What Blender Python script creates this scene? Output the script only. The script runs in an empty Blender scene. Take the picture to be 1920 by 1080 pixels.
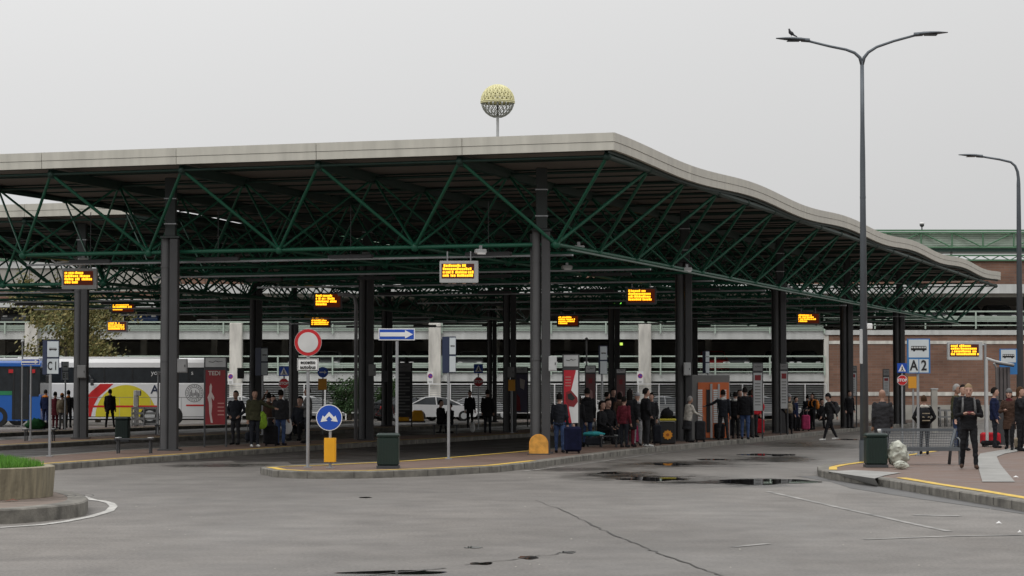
import bpy, bmesh, math, random
from mathutils import Vector, Matrix, noise
from mathutils.kdtree import KDTree
R = math.radians
S = bpy.context.scene
COL = S.collection

# ---------------------------------------------------------------- camera
F = 4490.0; HZ = 732.3; CH = 1.8
cam = bpy.data.cameras.new('camera'); co = bpy.data.objects.new('camera', cam); COL.objects.link(co)
cam.sensor_width = 36; cam.lens = 36 * F / 1920; cam.clip_end = 2000; cam.clip_start = .5
PT = math.atan((HZ - 540) / F)
co.location = (0, 0, CH); co.rotation_euler = (math.pi / 2 + PT, 0, 0)
S.camera = co
# ---------------------------------------------------------------- sky (overcast) and sun
w = bpy.data.worlds.new('World'); S.world = w; w.use_nodes = True
nt = w.node_tree; N = nt.nodes; LK = nt.links
bg = N['Background']; bg.inputs[1].default_value = .1
sky = N.new('ShaderNodeTexSky'); sky.sky_type = 'NISHITA'; sky.sun_disc = False
SUN_EL, SUN_ROT = R(48), R(200)
sky.sun_elevation = SUN_EL; sky.sun_rotation = SUN_ROT; sky.dust_density = 4; sky.air_density = 1
hs = N.new('ShaderNodeHueSaturation'); hs.inputs['Saturation'].default_value = .15; LK.new(sky.outputs[0], hs.inputs['Color'])
tc = N.new('ShaderNodeTexCoord'); sx = N.new('ShaderNodeSeparateXYZ'); LK.new(tc.outputs['Generated'], sx.inputs[0])
ramp = N.new('ShaderNodeMapRange'); ramp.inputs[1].default_value = 0; ramp.inputs[2].default_value = 1
ramp.inputs[3].default_value = 5.85; ramp.inputs[4].default_value = 17; LK.new(sx.outputs['Z'], ramp.inputs[0])
nz = N.new('ShaderNodeTexNoise'); nz.inputs['Scale'].default_value = 2.2; nz.inputs['Detail'].default_value = 3
LK.new(tc.outputs['Generated'], nz.inputs['Vector'])
nr = N.new('ShaderNodeMapRange'); nr.inputs[3].default_value = .95; nr.inputs[4].default_value = 1.05; LK.new(nz.outputs[0], nr.inputs[0])
# brighter towards the left of the view
lr = N.new('ShaderNodeMapRange'); lr.inputs[1].default_value = -.25; lr.inputs[2].default_value = .25
lr.inputs[3].default_value = 1.07; lr.inputs[4].default_value = .94; LK.new(sx.outputs['X'], lr.inputs[0])
m1 = N.new('ShaderNodeMath'); m1.operation = 'MULTIPLY'; LK.new(ramp.outputs[0], m1.inputs[0]); LK.new(nr.outputs[0], m1.inputs[1])
m2 = N.new('ShaderNodeMath'); m2.operation = 'MULTIPLY'; LK.new(m1.outputs[0], m2.inputs[0]); LK.new(lr.outputs[0], m2.inputs[1])
def wmr(src, a, b_, c, d):
    x = N.new('ShaderNodeMapRange'); x.interpolation_type = 'SMOOTHSTEP'; x.inputs[1].default_value = a; x.inputs[2].default_value = b_; x.inputs[3].default_value = c; x.inputs[4].default_value = d; LK.new(src, x.inputs[0]); return x.outputs[0]
def wmath(op, a, b_):
    x = N.new('ShaderNodeMath'); x.operation = op
    for i_, q in enumerate((a, b_)):
        if isinstance(q, (int, float)): x.inputs[i_].default_value = q
        else: LK.new(q, x.inputs[i_])
    return x.outputs[0]
low = wmath('MULTIPLY', wmr(sx.outputs['Y'], .3, .85, 1, 0), wmr(sx.outputs['Z'], .12, .42, 1, 0))  # low sky out of view, dimming added to darken the canopy interior
dim = wmath('SUBTRACT', 1, wmath('MULTIPLY', low, .62))
m3 = N.new('ShaderNodeMath'); m3.operation = 'MULTIPLY'; LK.new(m2.outputs[0], m3.inputs[0]); LK.new(dim, m3.inputs[1]); m2 = m3
cc = N.new('ShaderNodeCombineColor'); 
for i in range(3): LK.new(m2.outputs[0], cc.inputs[i])
mx = N.new('ShaderNodeMixRGB'); mx.inputs[0].default_value = .96
LK.new(hs.outputs[0], mx.inputs[1]); LK.new(cc.outputs[0], mx.inputs[2]); LK.new(mx.outputs[0], bg.inputs[0])
sl = bpy.data.lights.new('sun', 'SUN'); sl.energy = .6; sl.angle = R(25); sl.color = (1, .97, .93)
so = bpy.data.objects.new('sun', sl); COL.objects.link(so)
sd_ = Vector((math.sin(SUN_ROT) * math.cos(SUN_EL), math.cos(SUN_ROT) * math.cos(SUN_EL), math.sin(SUN_EL)))
so.rotation_euler = sd_.to_track_quat('Z', 'Y').to_euler()
S.view_settings.view_transform = 'Standard'; S.view_settings.look = 'None'; S.view_settings.exposure = 0; S.view_settings.gamma = 1

# ---------------------------------------------------------------- placing helpers
def at(px, py, z=0.0):
    u = px - 960; v = py - 540
    dY = F * math.cos(PT) + v * math.sin(PT); dz = F * math.sin(PT) - v * math.cos(PT)
    t = (z - CH) / dz
    return Vector((u * t, dY * t, z))
def X(px, Y): return (px - 960) / (F) * Y * 1.0003
def Z(py, Y):
    v = py - 540
    return CH + (F * math.sin(PT) - v * math.cos(PT)) / (F * math.cos(PT) + v * math.sin(PT)) * Y
M_ = 3.975; TH = .321
FD = Vector((-math.cos(TH), math.sin(TH), 0)); SD = Vector((math.sin(TH), math.cos(TH), 0))
C0 = Vector((1.16, 63.1, 0))
def L(f, s, z=0): p = C0 + FD * (M_ * f) + SD * (M_ * s); return Vector((p.x, p.y, z))
ROWYAW = -TH     # rotates local +y onto SD

# ---------------------------------------------------------------- materials
MC = {}
def mat(name, col, rough=.6, metal=0, var=.12, scale=3.0, bump=0.0, bscale=40, emit=0, spec=None, rvar=0, stretch=None):
    if name in MC: return MC[name]
    m = bpy.data.materials.new(name); m.use_nodes = True; MC[name] = m
    t = m.node_tree; n = t.nodes; l = t.links; b = n['Principled BSDF']
    b.inputs['Roughness'].default_value = rough; b.inputs['Metallic'].default_value = metal
    if spec is not None: b.inputs['Specular IOR Level'].default_value = spec
    if emit:
        b.inputs['Base Color'].default_value = (0, 0, 0, 1)
        b.inputs['Emission Color'].default_value = (*col, 1); b.inputs['Emission Strength'].default_value = emit
        return m
    tcn = n.new('ShaderNodeTexCoord'); no = n.new('ShaderNodeTexNoise'); no.inputs['Scale'].default_value = scale; no.inputs['Detail'].default_value = 6
    if stretch:
        mpp = n.new('ShaderNodeMapping'); mpp.inputs['Scale'].default_value = stretch; l.new(tcn.outputs['Object'], mpp.inputs[0]); l.new(mpp.outputs[0], no.inputs['Vector'])
    else: l.new(tcn.outputs['Object'], no.inputs['Vector'])
    mr = n.new('ShaderNodeMapRange'); mr.inputs[1].default_value = .25; mr.inputs[2].default_value = .75
    mr.inputs[3].default_value = 1 - var; mr.inputs[4].default_value = 1 + var; l.new(no.outputs[0], mr.inputs[0])
    mu = n.new('ShaderNodeVectorMath'); mu.operation = 'SCALE'; mu.inputs[0].default_value = col; l.new(mr.outputs[0], mu.inputs['Scale'])
    l.new(mu.outputs[0], b.inputs['Base Color'])
    if rvar:
        r2 = n.new('ShaderNodeMapRange'); r2.inputs[1].default_value = .3; r2.inputs[2].default_value = .7
        r2.inputs[3].default_value = rough - rvar; r2.inputs[4].default_value = rough + rvar; l.new(no.outputs[0], r2.inputs[0]); l.new(r2.outputs[0], b.inputs['Roughness'])
    if bump:
        nb = n.new('ShaderNodeTexNoise'); nb.inputs['Scale'].default_value = bscale; nb.inputs['Detail'].default_value = 4; l.new(tcn.outputs['Object'], nb.inputs['Vector'])
        bp = n.new('ShaderNodeBump'); bp.inputs['Strength'].default_value = bump; bp.inputs['Distance'].default_value = .02; l.new(nb.outputs[0], bp.inputs['Height']); l.new(bp.outputs[0], b.inputs['Normal'])
    return m
def brickmat(name, c1, c2, mortar, sc, bw=.5, rh=.25, ms=.02, rough=.8):
    m = bpy.data.materials.new(name); m.use_nodes = True; MC[name] = m
    t = m.node_tree; n = t.nodes; l = t.links; b = n['Principled BSDF']; b.inputs['Roughness'].default_value = rough
    tcn = n.new('ShaderNodeTexCoord'); mp = n.new('ShaderNodeMapping'); l.new(tcn.outputs['Object'], mp.inputs[0])
    br = n.new('ShaderNodeTexBrick'); br.inputs['Scale'].default_value = sc
    br.inputs['Color1'].default_value = (*c1, 1); br.inputs['Color2'].default_value = (*c2, 1); br.inputs['Mortar'].default_value = (*mortar, 1)
    br.inputs['Brick Width'].default_value = bw; br.inputs['Row Height'].default_value = rh; br.inputs['Mortar Size'].default_value = ms
    l.new(mp.outputs[0], br.inputs['Vector'])
    no = n.new('ShaderNodeTexNoise'); no.inputs['Scale'].default_value = .5; no.inputs['Detail'].default_value = 8; l.new(tcn.outputs['Object'], no.inputs['Vector'])
    mr = n.new('ShaderNodeMapRange'); mr.inputs[1].default_value = .3; mr.inputs[2].default_value = .7; mr.inputs[3].default_value = .7; mr.inputs[4].default_value = 1.2; l.new(no.outputs[0], mr.inputs[0])
    mu = n.new('ShaderNodeVectorMath'); mu.operation = 'SCALE'; l.new(br.outputs[0], mu.inputs[0]); l.new(mr.outputs[0], mu.inputs['Scale']); l.new(mu.outputs[0], b.inputs['Base Color'])
    return m, mp
brick, mpb = brickmat('brick', (.25, .135, .092), (.19, .1, .068), (.2, .16, .135), 1, .6, .16, .012)
mpb.inputs['Rotation'].default_value = (R(90), 0, 0)
DAMP = []
for (a_, b_, c_, ry_, st_) in ((1180, 1560, 903, 2.6, 1), (1060, 1300, 892, 2.6, 1), (1330, 1560, 860, 4, .9), (1130, 1420, 870, 3.5, .8), (1400, 1620, 835, 7, .7), (300, 520, 872, 2.0, .8), (560, 900, 1079, .8, .6), (960, 1180, 880, 1.6, .6)):
    p_ = at(a_, c_); q_ = at(b_, c_); DAMP.append(((p_.x + q_.x) / 2, p_.y, (q_.x - p_.x) / 2, ry_, st_))
def asphalt():
    m = bpy.data.materials.new('asphalt'); m.use_nodes = True; MC['asphalt'] = m
    t = m.node_tree; n = t.nodes; l = t.links; b = n['Principled BSDF']
    tcn = n.new('ShaderNodeTexCoord')
    def noi(sc, det, vec=None, rough=.6):
        x = n.new('ShaderNodeTexNoise'); x.inputs['Scale'].default_value = sc; x.inputs['Detail'].default_value = det; x.inputs['Roughness'].default_value = rough
        l.new(vec or tcn.outputs['Object'], x.inputs['Vector']); return x.outputs[0]
    def mr(i, a, bb, c, d):
        x = n.new('ShaderNodeMapRange'); x.inputs[1].default_value = a; x.inputs[2].default_value = bb; x.inputs[3].default_value = c; x.inputs[4].default_value = d; l.new(i, x.inputs[0]); return x.outputs[0]
    def mul(a, c):
        x = n.new('ShaderNodeMath'); x.operation = 'MULTIPLY'; l.new(a, x.inputs[0]); l.new(c, x.inputs[1]); return x.outputs[0]
    mp = n.new('ShaderNodeMapping'); mp.inputs['Rotation'].default_value = (0, 0, .4); mp.inputs['Scale'].default_value = (1, .35, 1); l.new(tcn.outputs['Object'], mp.inputs[0])
    big = mr(noi(.11, 5, mp.outputs[0]), .38, .62, .8, 1.16)
    mid = mr(noi(.9, 8), .3, .7, .78, 1.2)
    fine = mr(noi(24, 4), .3, .7, .7, 1.32)
    # curved tyre tracks: rings around the turning centre
    sp = n.new('ShaderNodeVectorMath'); sp.operation = 'DISTANCE'; l.new(tcn.outputs['Object'], sp.inputs[0]); sp.inputs[1].default_value = (-7.5, 36.5, 0)
    wv = n.new('ShaderNodeTexNoise'); wv.noise_dimensions = '1D'; wv.inputs['Scale'].default_value = 1.5; wv.inputs['Detail'].default_value = 5; l.new(sp.outputs['Value'], wv.inputs['W'])
    tr = mr(wv.outputs[0], .3, .7, .965, 1.035)
    # darker seam patches
    vo = n.new('ShaderNodeTexVoronoi'); vo.inputs['Scale'].default_value = .13; l.new(mp.outputs[0], vo.inputs['Vector'])
    sc_ = n.new('ShaderNodeSeparateColor'); l.new(vo.outputs['Color'], sc_.inputs[0])
    pat = mr(sc_.outputs[0], 0, 1, .93, 1.06)
    v = mul(mul(mul(big, mid), mul(fine, tr)), pat)
    mu = n.new('ShaderNodeVectorMath'); mu.operation = 'SCALE'; mu.inputs[0].default_value = (.148, .136, .124); l.new(v, mu.inputs['Scale'])
    # damp patches around the puddles: darker and smoother
    nv = noi(.55, 6); nv2 = noi(2.2, 4); dampf = None
    def mth(op, a, c=None):
        x = n.new('ShaderNodeMath'); x.operation = op; x.use_clamp = False
        for i_, q in enumerate((a, c)):
            if q is None: continue
            if isinstance(q, (int, float)): x.inputs[i_].default_value = q
            else: l.new(q, x.inputs[i_])
        return x.outputs[0]
    for (cx, cy, rx, ry, st) in DAMP:
        m_ = n.new('ShaderNodeMapping'); m_.vector_type = 'TEXTURE'; m_.inputs['Location'].default_value = (cx, cy, 0); m_.inputs['Scale'].default_value = (rx, ry, 1); l.new(tcn.outputs['Object'], m_.inputs[0])
        ln = n.new('ShaderNodeVectorMath'); ln.operation = 'LENGTH'; l.new(m_.outputs[0], ln.inputs[0])
        d = mth('ADD', ln.outputs['Value'], mth('MULTIPLY', mth('SUBTRACT', nv, .5), 2.4)); d = mth('ADD', d, mth('MULTIPLY', mth('SUBTRACT', nv2, .5), .8))
        f_ = mr(d, .35, 1.15, st, 0); dampf = f_ if dampf is None else mth('MAXIMUM', dampf, f_)
    mu2 = n.new('ShaderNodeVectorMath'); mu2.operation = 'SCALE'; l.new(mu.outputs[0], mu2.inputs[0]); l.new(mth('SUBTRACT', 1, mth('MULTIPLY', dampf, .78)), mu2.inputs['Scale'])
    l.new(mu2.outputs[0], b.inputs['Base Color'])
    l.new(mth('MULTIPLY', mr(noi(.25, 6, mp.outputs[0]), .35, .65, .42, .75), mth('SUBTRACT', 1, mth('MULTIPLY', dampf, .78))), b.inputs['Roughness'])
    b.inputs['Specular IOR Level'].default_value = .33
    bp = n.new('ShaderNodeBump'); bp.inputs['Strength'].default_value = .5; bp.inputs['Distance'].default_value = .01; l.new(noi(60, 3), bp.inputs['Height']); l.new(bp.outputs[0], b.inputs['Normal'])
    return m
ASPH = asphalt()
green = mat('green_steel', (.008, .1, .056), .5, 0, .15)
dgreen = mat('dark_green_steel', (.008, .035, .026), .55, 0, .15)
paleg = mat('pale_green_metal', (.42, .5, .43), .6, 0, .1)
midg = mat('mid_green_metal', (.09, .2, .115), .6, 0, .15)
soffit = mat('soffit_panel', (.17, .152, .135), .8, 0, .15, .6)
fasc = mat('fascia_metal', (.53, .515, .455), .6, 0, .13, 1.5, rvar=.08, stretch=(2.5, 2.5, .35))
colm = mat('column_paint', (.08, .08, .082), .6, 0, .12, 2)
colm2 = mat('column_box', (.045, .045, .047), .6, 0, .12, 2)
galv = mat('galvanised', (.36, .37, .38), .45, .6, .12, 5)
lampm = mat('lamp_grey', (.11, .125, .14), .45, .4, .1)
conc = mat('concrete', (.36, .345, .31), .85, 0, .22, 1.2, .3)
concd = mat('kerb_stone', (.16, .15, .13), .8, 0, .55, 3.5, .5, 25)
concp = mat('deck_white', (.55, .56, .545), .8, 0, .2, 1.2, stretch=(1.5, 1, .3))
pier = mat('pier_white', (.62, .6, .55), .8, 0, .3, 1.6, stretch=(2, 2, .5))
dark = mat('dark_interior', (.02, .02, .022), .9)
dgrey = mat('dark_grey', (.045, .047, .05), .6)
grey = mat('mid_grey', (.2, .2, .2), .6)
lgrey = mat('light_grey', (.45, .46, .46), .5)
white = mat('white_paint', (.75, .75, .74), .5, 0, .05)
black = mat('black_plastic', (.012, .012, .013), .5)
rubber = mat('rubber', (.015, .015, .015), .8)
blue = mat('sign_blue', (.01, .07, .42), .4, 0, .06)
navy = mat('navy', (.012, .022, .06), .5)
red = mat('sign_red', (.5, .015, .02), .4, 0, .06)
yellow = mat('yellow_plastic', (.8, .38, .01), .45, 0, .08)
yline = mat('yellow_line', (.6, .4, .06), .7, 0, .35, 6)
wline = mat('white_line', (.42, .41, .385), .75, 0, .45, 5)
oran = mat('orange_panel', (.62, .15, .045), .5, 0, .1)
binm = mat('bin_green', (.006, .02, .015), .45, 0, .15)
glass = mat('window_glass', (.02, .024, .028), .12, 0, .3)
lglass = mat('car_glass', (.05, .055, .06), .1)
led = mat('led_amber', (1, .42, .015), emit=2.6)
ledg = mat('led_green', (.25, 1, .1), emit=1.4)
scr = mat('led_screen', (.05, .006, .001), emit=1.0)
pave = mat('platform_paving', (.135, .087, .066), .65, 0, .22, 1.2, .3, 20, rvar=.15)
ramp_c = mat('ramp_concrete', (.27, .265, .25), .75, 0, .2, 2, .2)
asph_d = mat('asphalt_patch', (.055, .052, .05), .45, 0, .25, 2, .2, 40)
crackm = mat('crack_filler', (.045, .042, .038), .7)
water = mat('puddle_water', (.012, .011, .01), .015, 0, .05); water.node_tree.nodes['Principled BSDF'].inputs['Specular IOR Level'].default_value = .5
damp = mat('damp_asphalt', (.05, .045, .04), .4, 0, .3, 2, .15, 40)

# ---------------------------------------------------------------- mesh helpers
class MB:
    def __init__(s): s.v = []; s.f = []; s.m = []; s.mats = []; s.sm = []
    def mi(s, m):
        if m not in s.mats: s.mats.append(m)
        return s.mats.index(m)
    def add(s, vs, fs, m, smooth=False, T=None):
        o = len(s.v); k = s.mi(m)
        for p in vs: s.v.append(tuple(T @ Vector(p)) if T else tuple(p))
        for f in fs: s.f.append([i + o for i in f]); s.m.append(k); s.sm.append(smooth)
    def box(s, c, d, m, T=None, rz=0, ch=0, taper=1):
        x, y, z = d[0] / 2, d[1] / 2, d[2] / 2
        if ch:
            ring = [(-x + ch, -y), (x - ch, -y), (x, -y + ch), (x, y - ch), (x - ch, y), (-x + ch, y), (-x, y - ch), (-x, -y + ch)]
        else: ring = [(-x, -y), (x, -y), (x, y), (-x, y)]
        n = len(ring); vs = []
        if ch:
            for zz, k in ((-z, 1 - ch / x), (-z + ch, 1), (z - ch, taper), (z, taper * (1 - ch / x))):
                vs += [(a * k, b * k, zz) for a, b in ring]
            rows = 4
        else:
            vs = [(a, b, -z) for a, b in ring] + [(a * taper, b * taper, z) for a, b in ring]; rows = 2
        fs = [list(range(n))[::-1], list(range((rows - 1) * n, rows * n))]
        for r in range(rows - 1):
            for i in range(n): fs.append([r * n + i, r * n + (i + 1) % n, (r + 1) * n + (i + 1) % n, (r + 1) * n + i])
        TT = Matrix.Translation(c) @ Matrix.Rotation(rz, 4, 'Z')
        s.add(vs, fs, m, False, T @ TT if T else TT)
    def tube(s, p, q, r, m, n=8, r2=None, cap=True, T=None):
        p = Vector(p); q = Vector(q); r2 = r if r2 is None else r2
        d = (q - p); 
        if d.length < 1e-6: return
        d.normalize(); a = d.orthogonal().normalized(); b = d.cross(a)
        vs = []
        for c, rr in ((p, r), (q, r2)):
            for i in range(n):
                t = 2 * math.pi * i / n; vs.append(c + a * (math.cos(t) * rr) + b * (math.sin(t) * rr))
        fs = [[i, (i + 1) % n, n + (i + 1) % n, n + i] for i in range(n)]
        s.add(vs, fs, m, n > 6, T)
        if cap: s.add(vs, [list(range(n))[::-1], list(range(n, 2 * n))], m, False, T)
    def path(s, pts, r, m, n=8, radii=None, T=None):
        pts = [Vector(p) for p in pts]; vs = []; k = len(pts)
        a = None
        for i, p in enumerate(pts):
            d = (pts[min(i + 1, k - 1)] - pts[max(i - 1, 0)]).normalized()
            a = (d.orthogonal() if a is None else a - d * a.dot(d)).normalized(); b = d.cross(a)
            rr = radii[i] if radii else r
            for j in range(n):
                t = 2 * math.pi * j / n; vs.append(p + a * (math.cos(t) * rr) + b * (math.sin(t) * rr))
        fs = []
        for i in range(k - 1):
            for j in range(n): fs.append([i * n + j, i * n + (j + 1) % n, (i + 1) * n + (j + 1) % n, (i + 1) * n + j])
        fs += [list(range(n))[::-1], list(range((k - 1) * n, k * n))]
        s.add(vs, fs, m, True, T)
    def loft(s, secs, m, n=12, smooth=True, T=None, pw=1.0):
        vs = []
        for (cx, cy, cz, rx, ry) in secs:
            for j in range(n):
                t = 2 * math.pi * j / n; c, q = math.cos(t), math.sin(t)
                if pw != 1: c = math.copysign(abs(c) ** pw, c); q = math.copysign(abs(q) ** pw, q)
                vs.append((cx + c * rx, cy + q * ry, cz))
        fs = []; k = len(secs)
        for i in range(k - 1):
            for j in range(n): fs.append([i * n + j, i * n + (j + 1) % n, (i + 1) * n + (j + 1) % n, (i + 1) * n + j])
        fs += [list(range(n))[::-1], list(range((k - 1) * n, k * n))]
        s.add(vs, fs, m, smooth, T)
    def ball(s, c, r, m, n=10, k=6, T=None):
        if not hasattr(r, '__len__'): r = (r, r, r)
        secs = []
        for i in range(k + 1):
            t = -math.pi / 2 + math.pi * i / k; cs = max(math.cos(t), .02)
            secs.append((c[0], c[1], c[2] + math.sin(t) * r[2], r[0] * cs, r[1] * cs))
        s.loft(secs, m, n, True, T)
    def prism(s, pts, z0, z1, m, T=None, side=None):
        n = len(pts); vs = [(p[0], p[1], z0) for p in pts] + [(p[0], p[1], z1) for p in pts]
        s.add(vs, [list(range(n))[::-1], list(range(n, 2 * n))], m, False, T)
        s.add(vs, [[i, (i + 1) % n, n + (i + 1) % n, n + i] for i in range(n)], side or m, False, T)
    def plate(s, pts, y, th, m, T=None):
        # polygon in the xz plane (counter-clockwise seen from -y), front face at y, thickness th backwards
        n = len(pts); vs = [(p[0], y, p[1]) for p in pts] + [(p[0], y + th, p[1]) for p in pts]
        s.add(vs, [list(range(n)), list(range(n, 2 * n))[::-1]] + [[(i + 1) % n, i, n + i, n + (i + 1) % n] for i in range(n)], m, False, T)
    def build(s, name, parent=None, loc=None, rz=0):
        me = bpy.data.meshes.new(name); me.from_pydata(s.v, [], s.f)
        for m in s.mats: me.materials.append(m)
        me.polygons.foreach_set('material_index', s.m); me.polygons.foreach_set('use_smooth', s.sm)
        me.update()
        o = bpy.data.objects.new(name, me); COL.objects.link(o)
        if parent: o.parent = parent
        if loc is not None: o.location = loc; o.rotation_euler = (0, 0, rz)
        return o
def tag(o, label=None, cat=None, group=None, kind=None):
    if label: o['label'] = label
    if cat: o['category'] = cat
    if group: o['group'] = group
    if kind: o['kind'] = kind
    return o
def empty(name, loc, rz=0, label=None, cat=None, group=None):
    o = bpy.data.objects.new(name, None); COL.objects.link(o); o.location = loc; o.rotation_euler = (0, 0, rz); o.empty_display_size = .2
    return tag(o, label, cat, group)
def copy_tree(o, parent=None, new_label=None):
    c = o.copy(); COL.objects.link(c); c.parent = parent
    if new_label: c['label'] = new_label
    for ch in list(o.children): copy_tree(ch, c)
    return c
def rect(cx, cz, w_, h_): return [(cx - w_ / 2, cz - h_ / 2), (cx + w_ / 2, cz - h_ / 2), (cx + w_ / 2, cz + h_ / 2), (cx - w_ / 2, cz + h_ / 2)]
def circ(cx, cz, r, n=28): return [(cx + math.cos(2 * math.pi * i / n) * r, cz + math.sin(2 * math.pi * i / n) * r) for i in range(n)]
TXC = {}
def text(body, size, m, parent, x, y, z, name='lettering', rz=0, bold=.0, align='CENTER', sx=1.0):
    cu = bpy.data.curves.new('t', 'FONT'); cu.body = body; cu.size = size; cu.extrude = .004; cu.align_x = align; cu.align_y = 'CENTER'; cu.offset = bold; cu.resolution_u = 3
    o = bpy.data.objects.new('t', cu); COL.objects.link(o)
    dg = bpy.context.evaluated_depsgraph_get(); me = bpy.data.meshes.new_from_object(o.evaluated_get(dg)); bpy.data.objects.remove(o); bpy.data.curves.remove(cu)
    me.transform(Matrix.Translation((x, y, z)) @ Matrix.Rotation(rz, 4, 'Z') @ Matrix.Rotation(R(90), 4, 'X') @ Matrix.Diagonal((sx, 1, 1, 1)))
    me.materials.clear(); me.materials.append(m); me.name = name
    q = bpy.data.objects.new(name, me); COL.objects.link(q); q.parent = parent
    return q

# ---------------------------------------------------------------- ground
mb = MB()
mb.add([(-400, -60, 0), (400, -60, 0), (400, 900, 0), (-400, 900, 0)], [[0, 1, 2, 3]], ASPH)
tag(mb.build('ground'), kind='structure')
def offset_poly(pts, d):
    n = len(pts); out = []
    area = sum(pts[i][0] * pts[(i + 1) % n][1] - pts[(i + 1) % n][0] * pts[i][1] for i in range(n))
    sg = 1 if area > 0 else -1
    for i in range(n):
        a = Vector(pts[i - 1][:2]); b = Vector(pts[i][:2]); c = Vector(pts[(i + 1) % n][:2])
        e1 = (b - a).normalized(); e2 = (c - b).normalized()
        n1 = Vector((-e1.y, e1.x)) * sg; n2 = Vector((-e2.y, e2.x)) * sg
        nn = (n1 + n2); nn = nn.normalized() if nn.length > .01 else n1
        k = max(nn.dot(n1), .4)
        out.append(b + nn * (d / k))
    return out
def smooth_poly(pts, it=2):
    for _ in range(it):
        q = []; n = len(pts)
        for i in range(n):
            a = Vector(pts[i][:2]); b = Vector(pts[(i + 1) % n][:2])
            q += [a * .75 + b * .25, a * .25 + b * .75]
        pts = q
    return [Vector((p[0], p[1], 0)) for p in pts]
def ccw(pts):
    n = len(pts); a = sum(pts[i][0] * pts[(i + 1) % n][1] - pts[(i + 1) % n][0] * pts[i][1] for i in range(n))
    return pts if a > 0 else pts[::-1]
def ribbon(pts, wd, z, m, name, wf=None):
    mb = MB(); vs = []; k = len(pts); pts = [Vector(p[:2]) for p in pts]
    for i, p in enumerate(pts):
        d = (pts[min(i + 1, k - 1)] - pts[max(i - 1, 0)]).normalized(); nn = Vector((-d.y, d.x)) * (wf(i) if wf else wd) / 2
        vs += [(p.x - nn.x, p.y - nn.y, z), (p.x + nn.x, p.y + nn.y, z)]
    mb.add(vs, [[2 * i, 2 * i + 2, 2 * i + 3, 2 * i + 1] for i in range(k - 1)], m)
    return tag(mb.build(name), kind='structure')
def platform(name, pts, h=.15, top=None, kw=.28):
    pts = ccw(pts); n = len(pts); inn = offset_poly(pts, kw)
    mb = MB()
    vs = [(p[0], p[1], -.02) for p in pts] + [(p[0], p[1], h - .02) for p in pts]
    i2 = offset_poly(pts, .02); vs += [(p[0], p[1], h) for p in i2] + [(p[0], p[1], h) for p in inn]
    fs = []
    for r in range(3):
        for i in range(n): fs.append([r * n + i, r * n + (i + 1) % n, (r + 1) * n + (i + 1) % n, (r + 1) * n + i])
    mb.add(vs, fs, concd)
    o = tag(mb.build(name + '_kerb'), kind='structure')
    mb = MB(); mb.add([(p[0], p[1], h - .003) for p in inn], [list(range(n))], top or pave)
    tag(mb.build(name), kind='structure')
def pxs(lst, z=.15): return [at(a, b, z) for a, b in lst]
# island B (centre)
Bpts = pxs([(489, 876), (512, 881), (560, 883.5), (613, 884), (700, 883), (817, 879), (933, 873), (1015, 864), (1100, 853), (1161, 845), (1231, 837.5)])
Bpts += [L(-.13, 3.3), L(-.13, 4.6), L(-.1, 7), L(0, 9), L(.1, 12.3), L(.1, 19), L(.8, 19)]
Bpts += [L(.62, 10), L(.5, 4), L(.42, .8), L(.37, -.9), L(.37, -1.9), L(.52, -2.8), L(.66, -3.12)]
platform('platform_centre', Bpts)
inner = offset_poly(ccw(Bpts), .42)
nB = len(Bpts)
cB = ccw(Bpts); flip = (cB[0] - Bpts[0]).length > .01
def inset_line(pts, d, idx):
    c = ccw(pts); off = offset_poly(c, d)
    mp = {tuple(round(t, 4) for t in p[:2]): i for i, p in enumerate(c)}
    return [off[mp[tuple(round(t, 4) for t in pts[i][:2])]] for i in idx]
ribbon(inset_line(Bpts, .2, range(0, 8)), .2, .156, yline, 'yellow_line')
ribbon(inset_line(Bpts, .2, [nB - 1, nB - 2, nB - 3, nB - 4, nB - 5]), .17, .156, yline, 'yellow_line')
Apts = [L(2.03, -3.15), L(2.1, -2.4), L(2.18, -1.4), L(2.3, -.2), L(2.4, 1.1), L(2.45, 3), L(2.45, 19), L(3.2, 19), L(3.2, 0), L(3.05, -1.0), L(2.85, -2.2), L(2.5, -2.95), L(2.2, -3.3)]
platform('platform_left', Apts)
ribbon(inset_line(Apts, .22, range(0, 7)), .15, .156, yline, 'yellow_line')
Cpts = [L(4.6, -.6), L(4.62, .5), L(4.75, 1.9), L(4.95, 3.5), L(5.0, 8), L(5.0, 17), L(5.75, 17), L(5.75, 3), L(5.65, .5), L(5.4, -.4), L(5, -.9)]
platform('platform_far_left', Cpts)
ribbon(inset_line(Cpts, .42, range(0, 6)), .13, .156, yline, 'yellow_line')
Dpts = [L(7.3, 4.6), L(7.5, 7), L(7.75, 9.8), L(7.75, 16), L(8.5, 16), L(8.5, 9), L(8.5, 5), L(8, 4)]
platform('platform_outer', Dpts)
ribbon(inset_line(Dpts, .42, range(0, 4)), .13, .156, yline, 'yellow_line')
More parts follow.
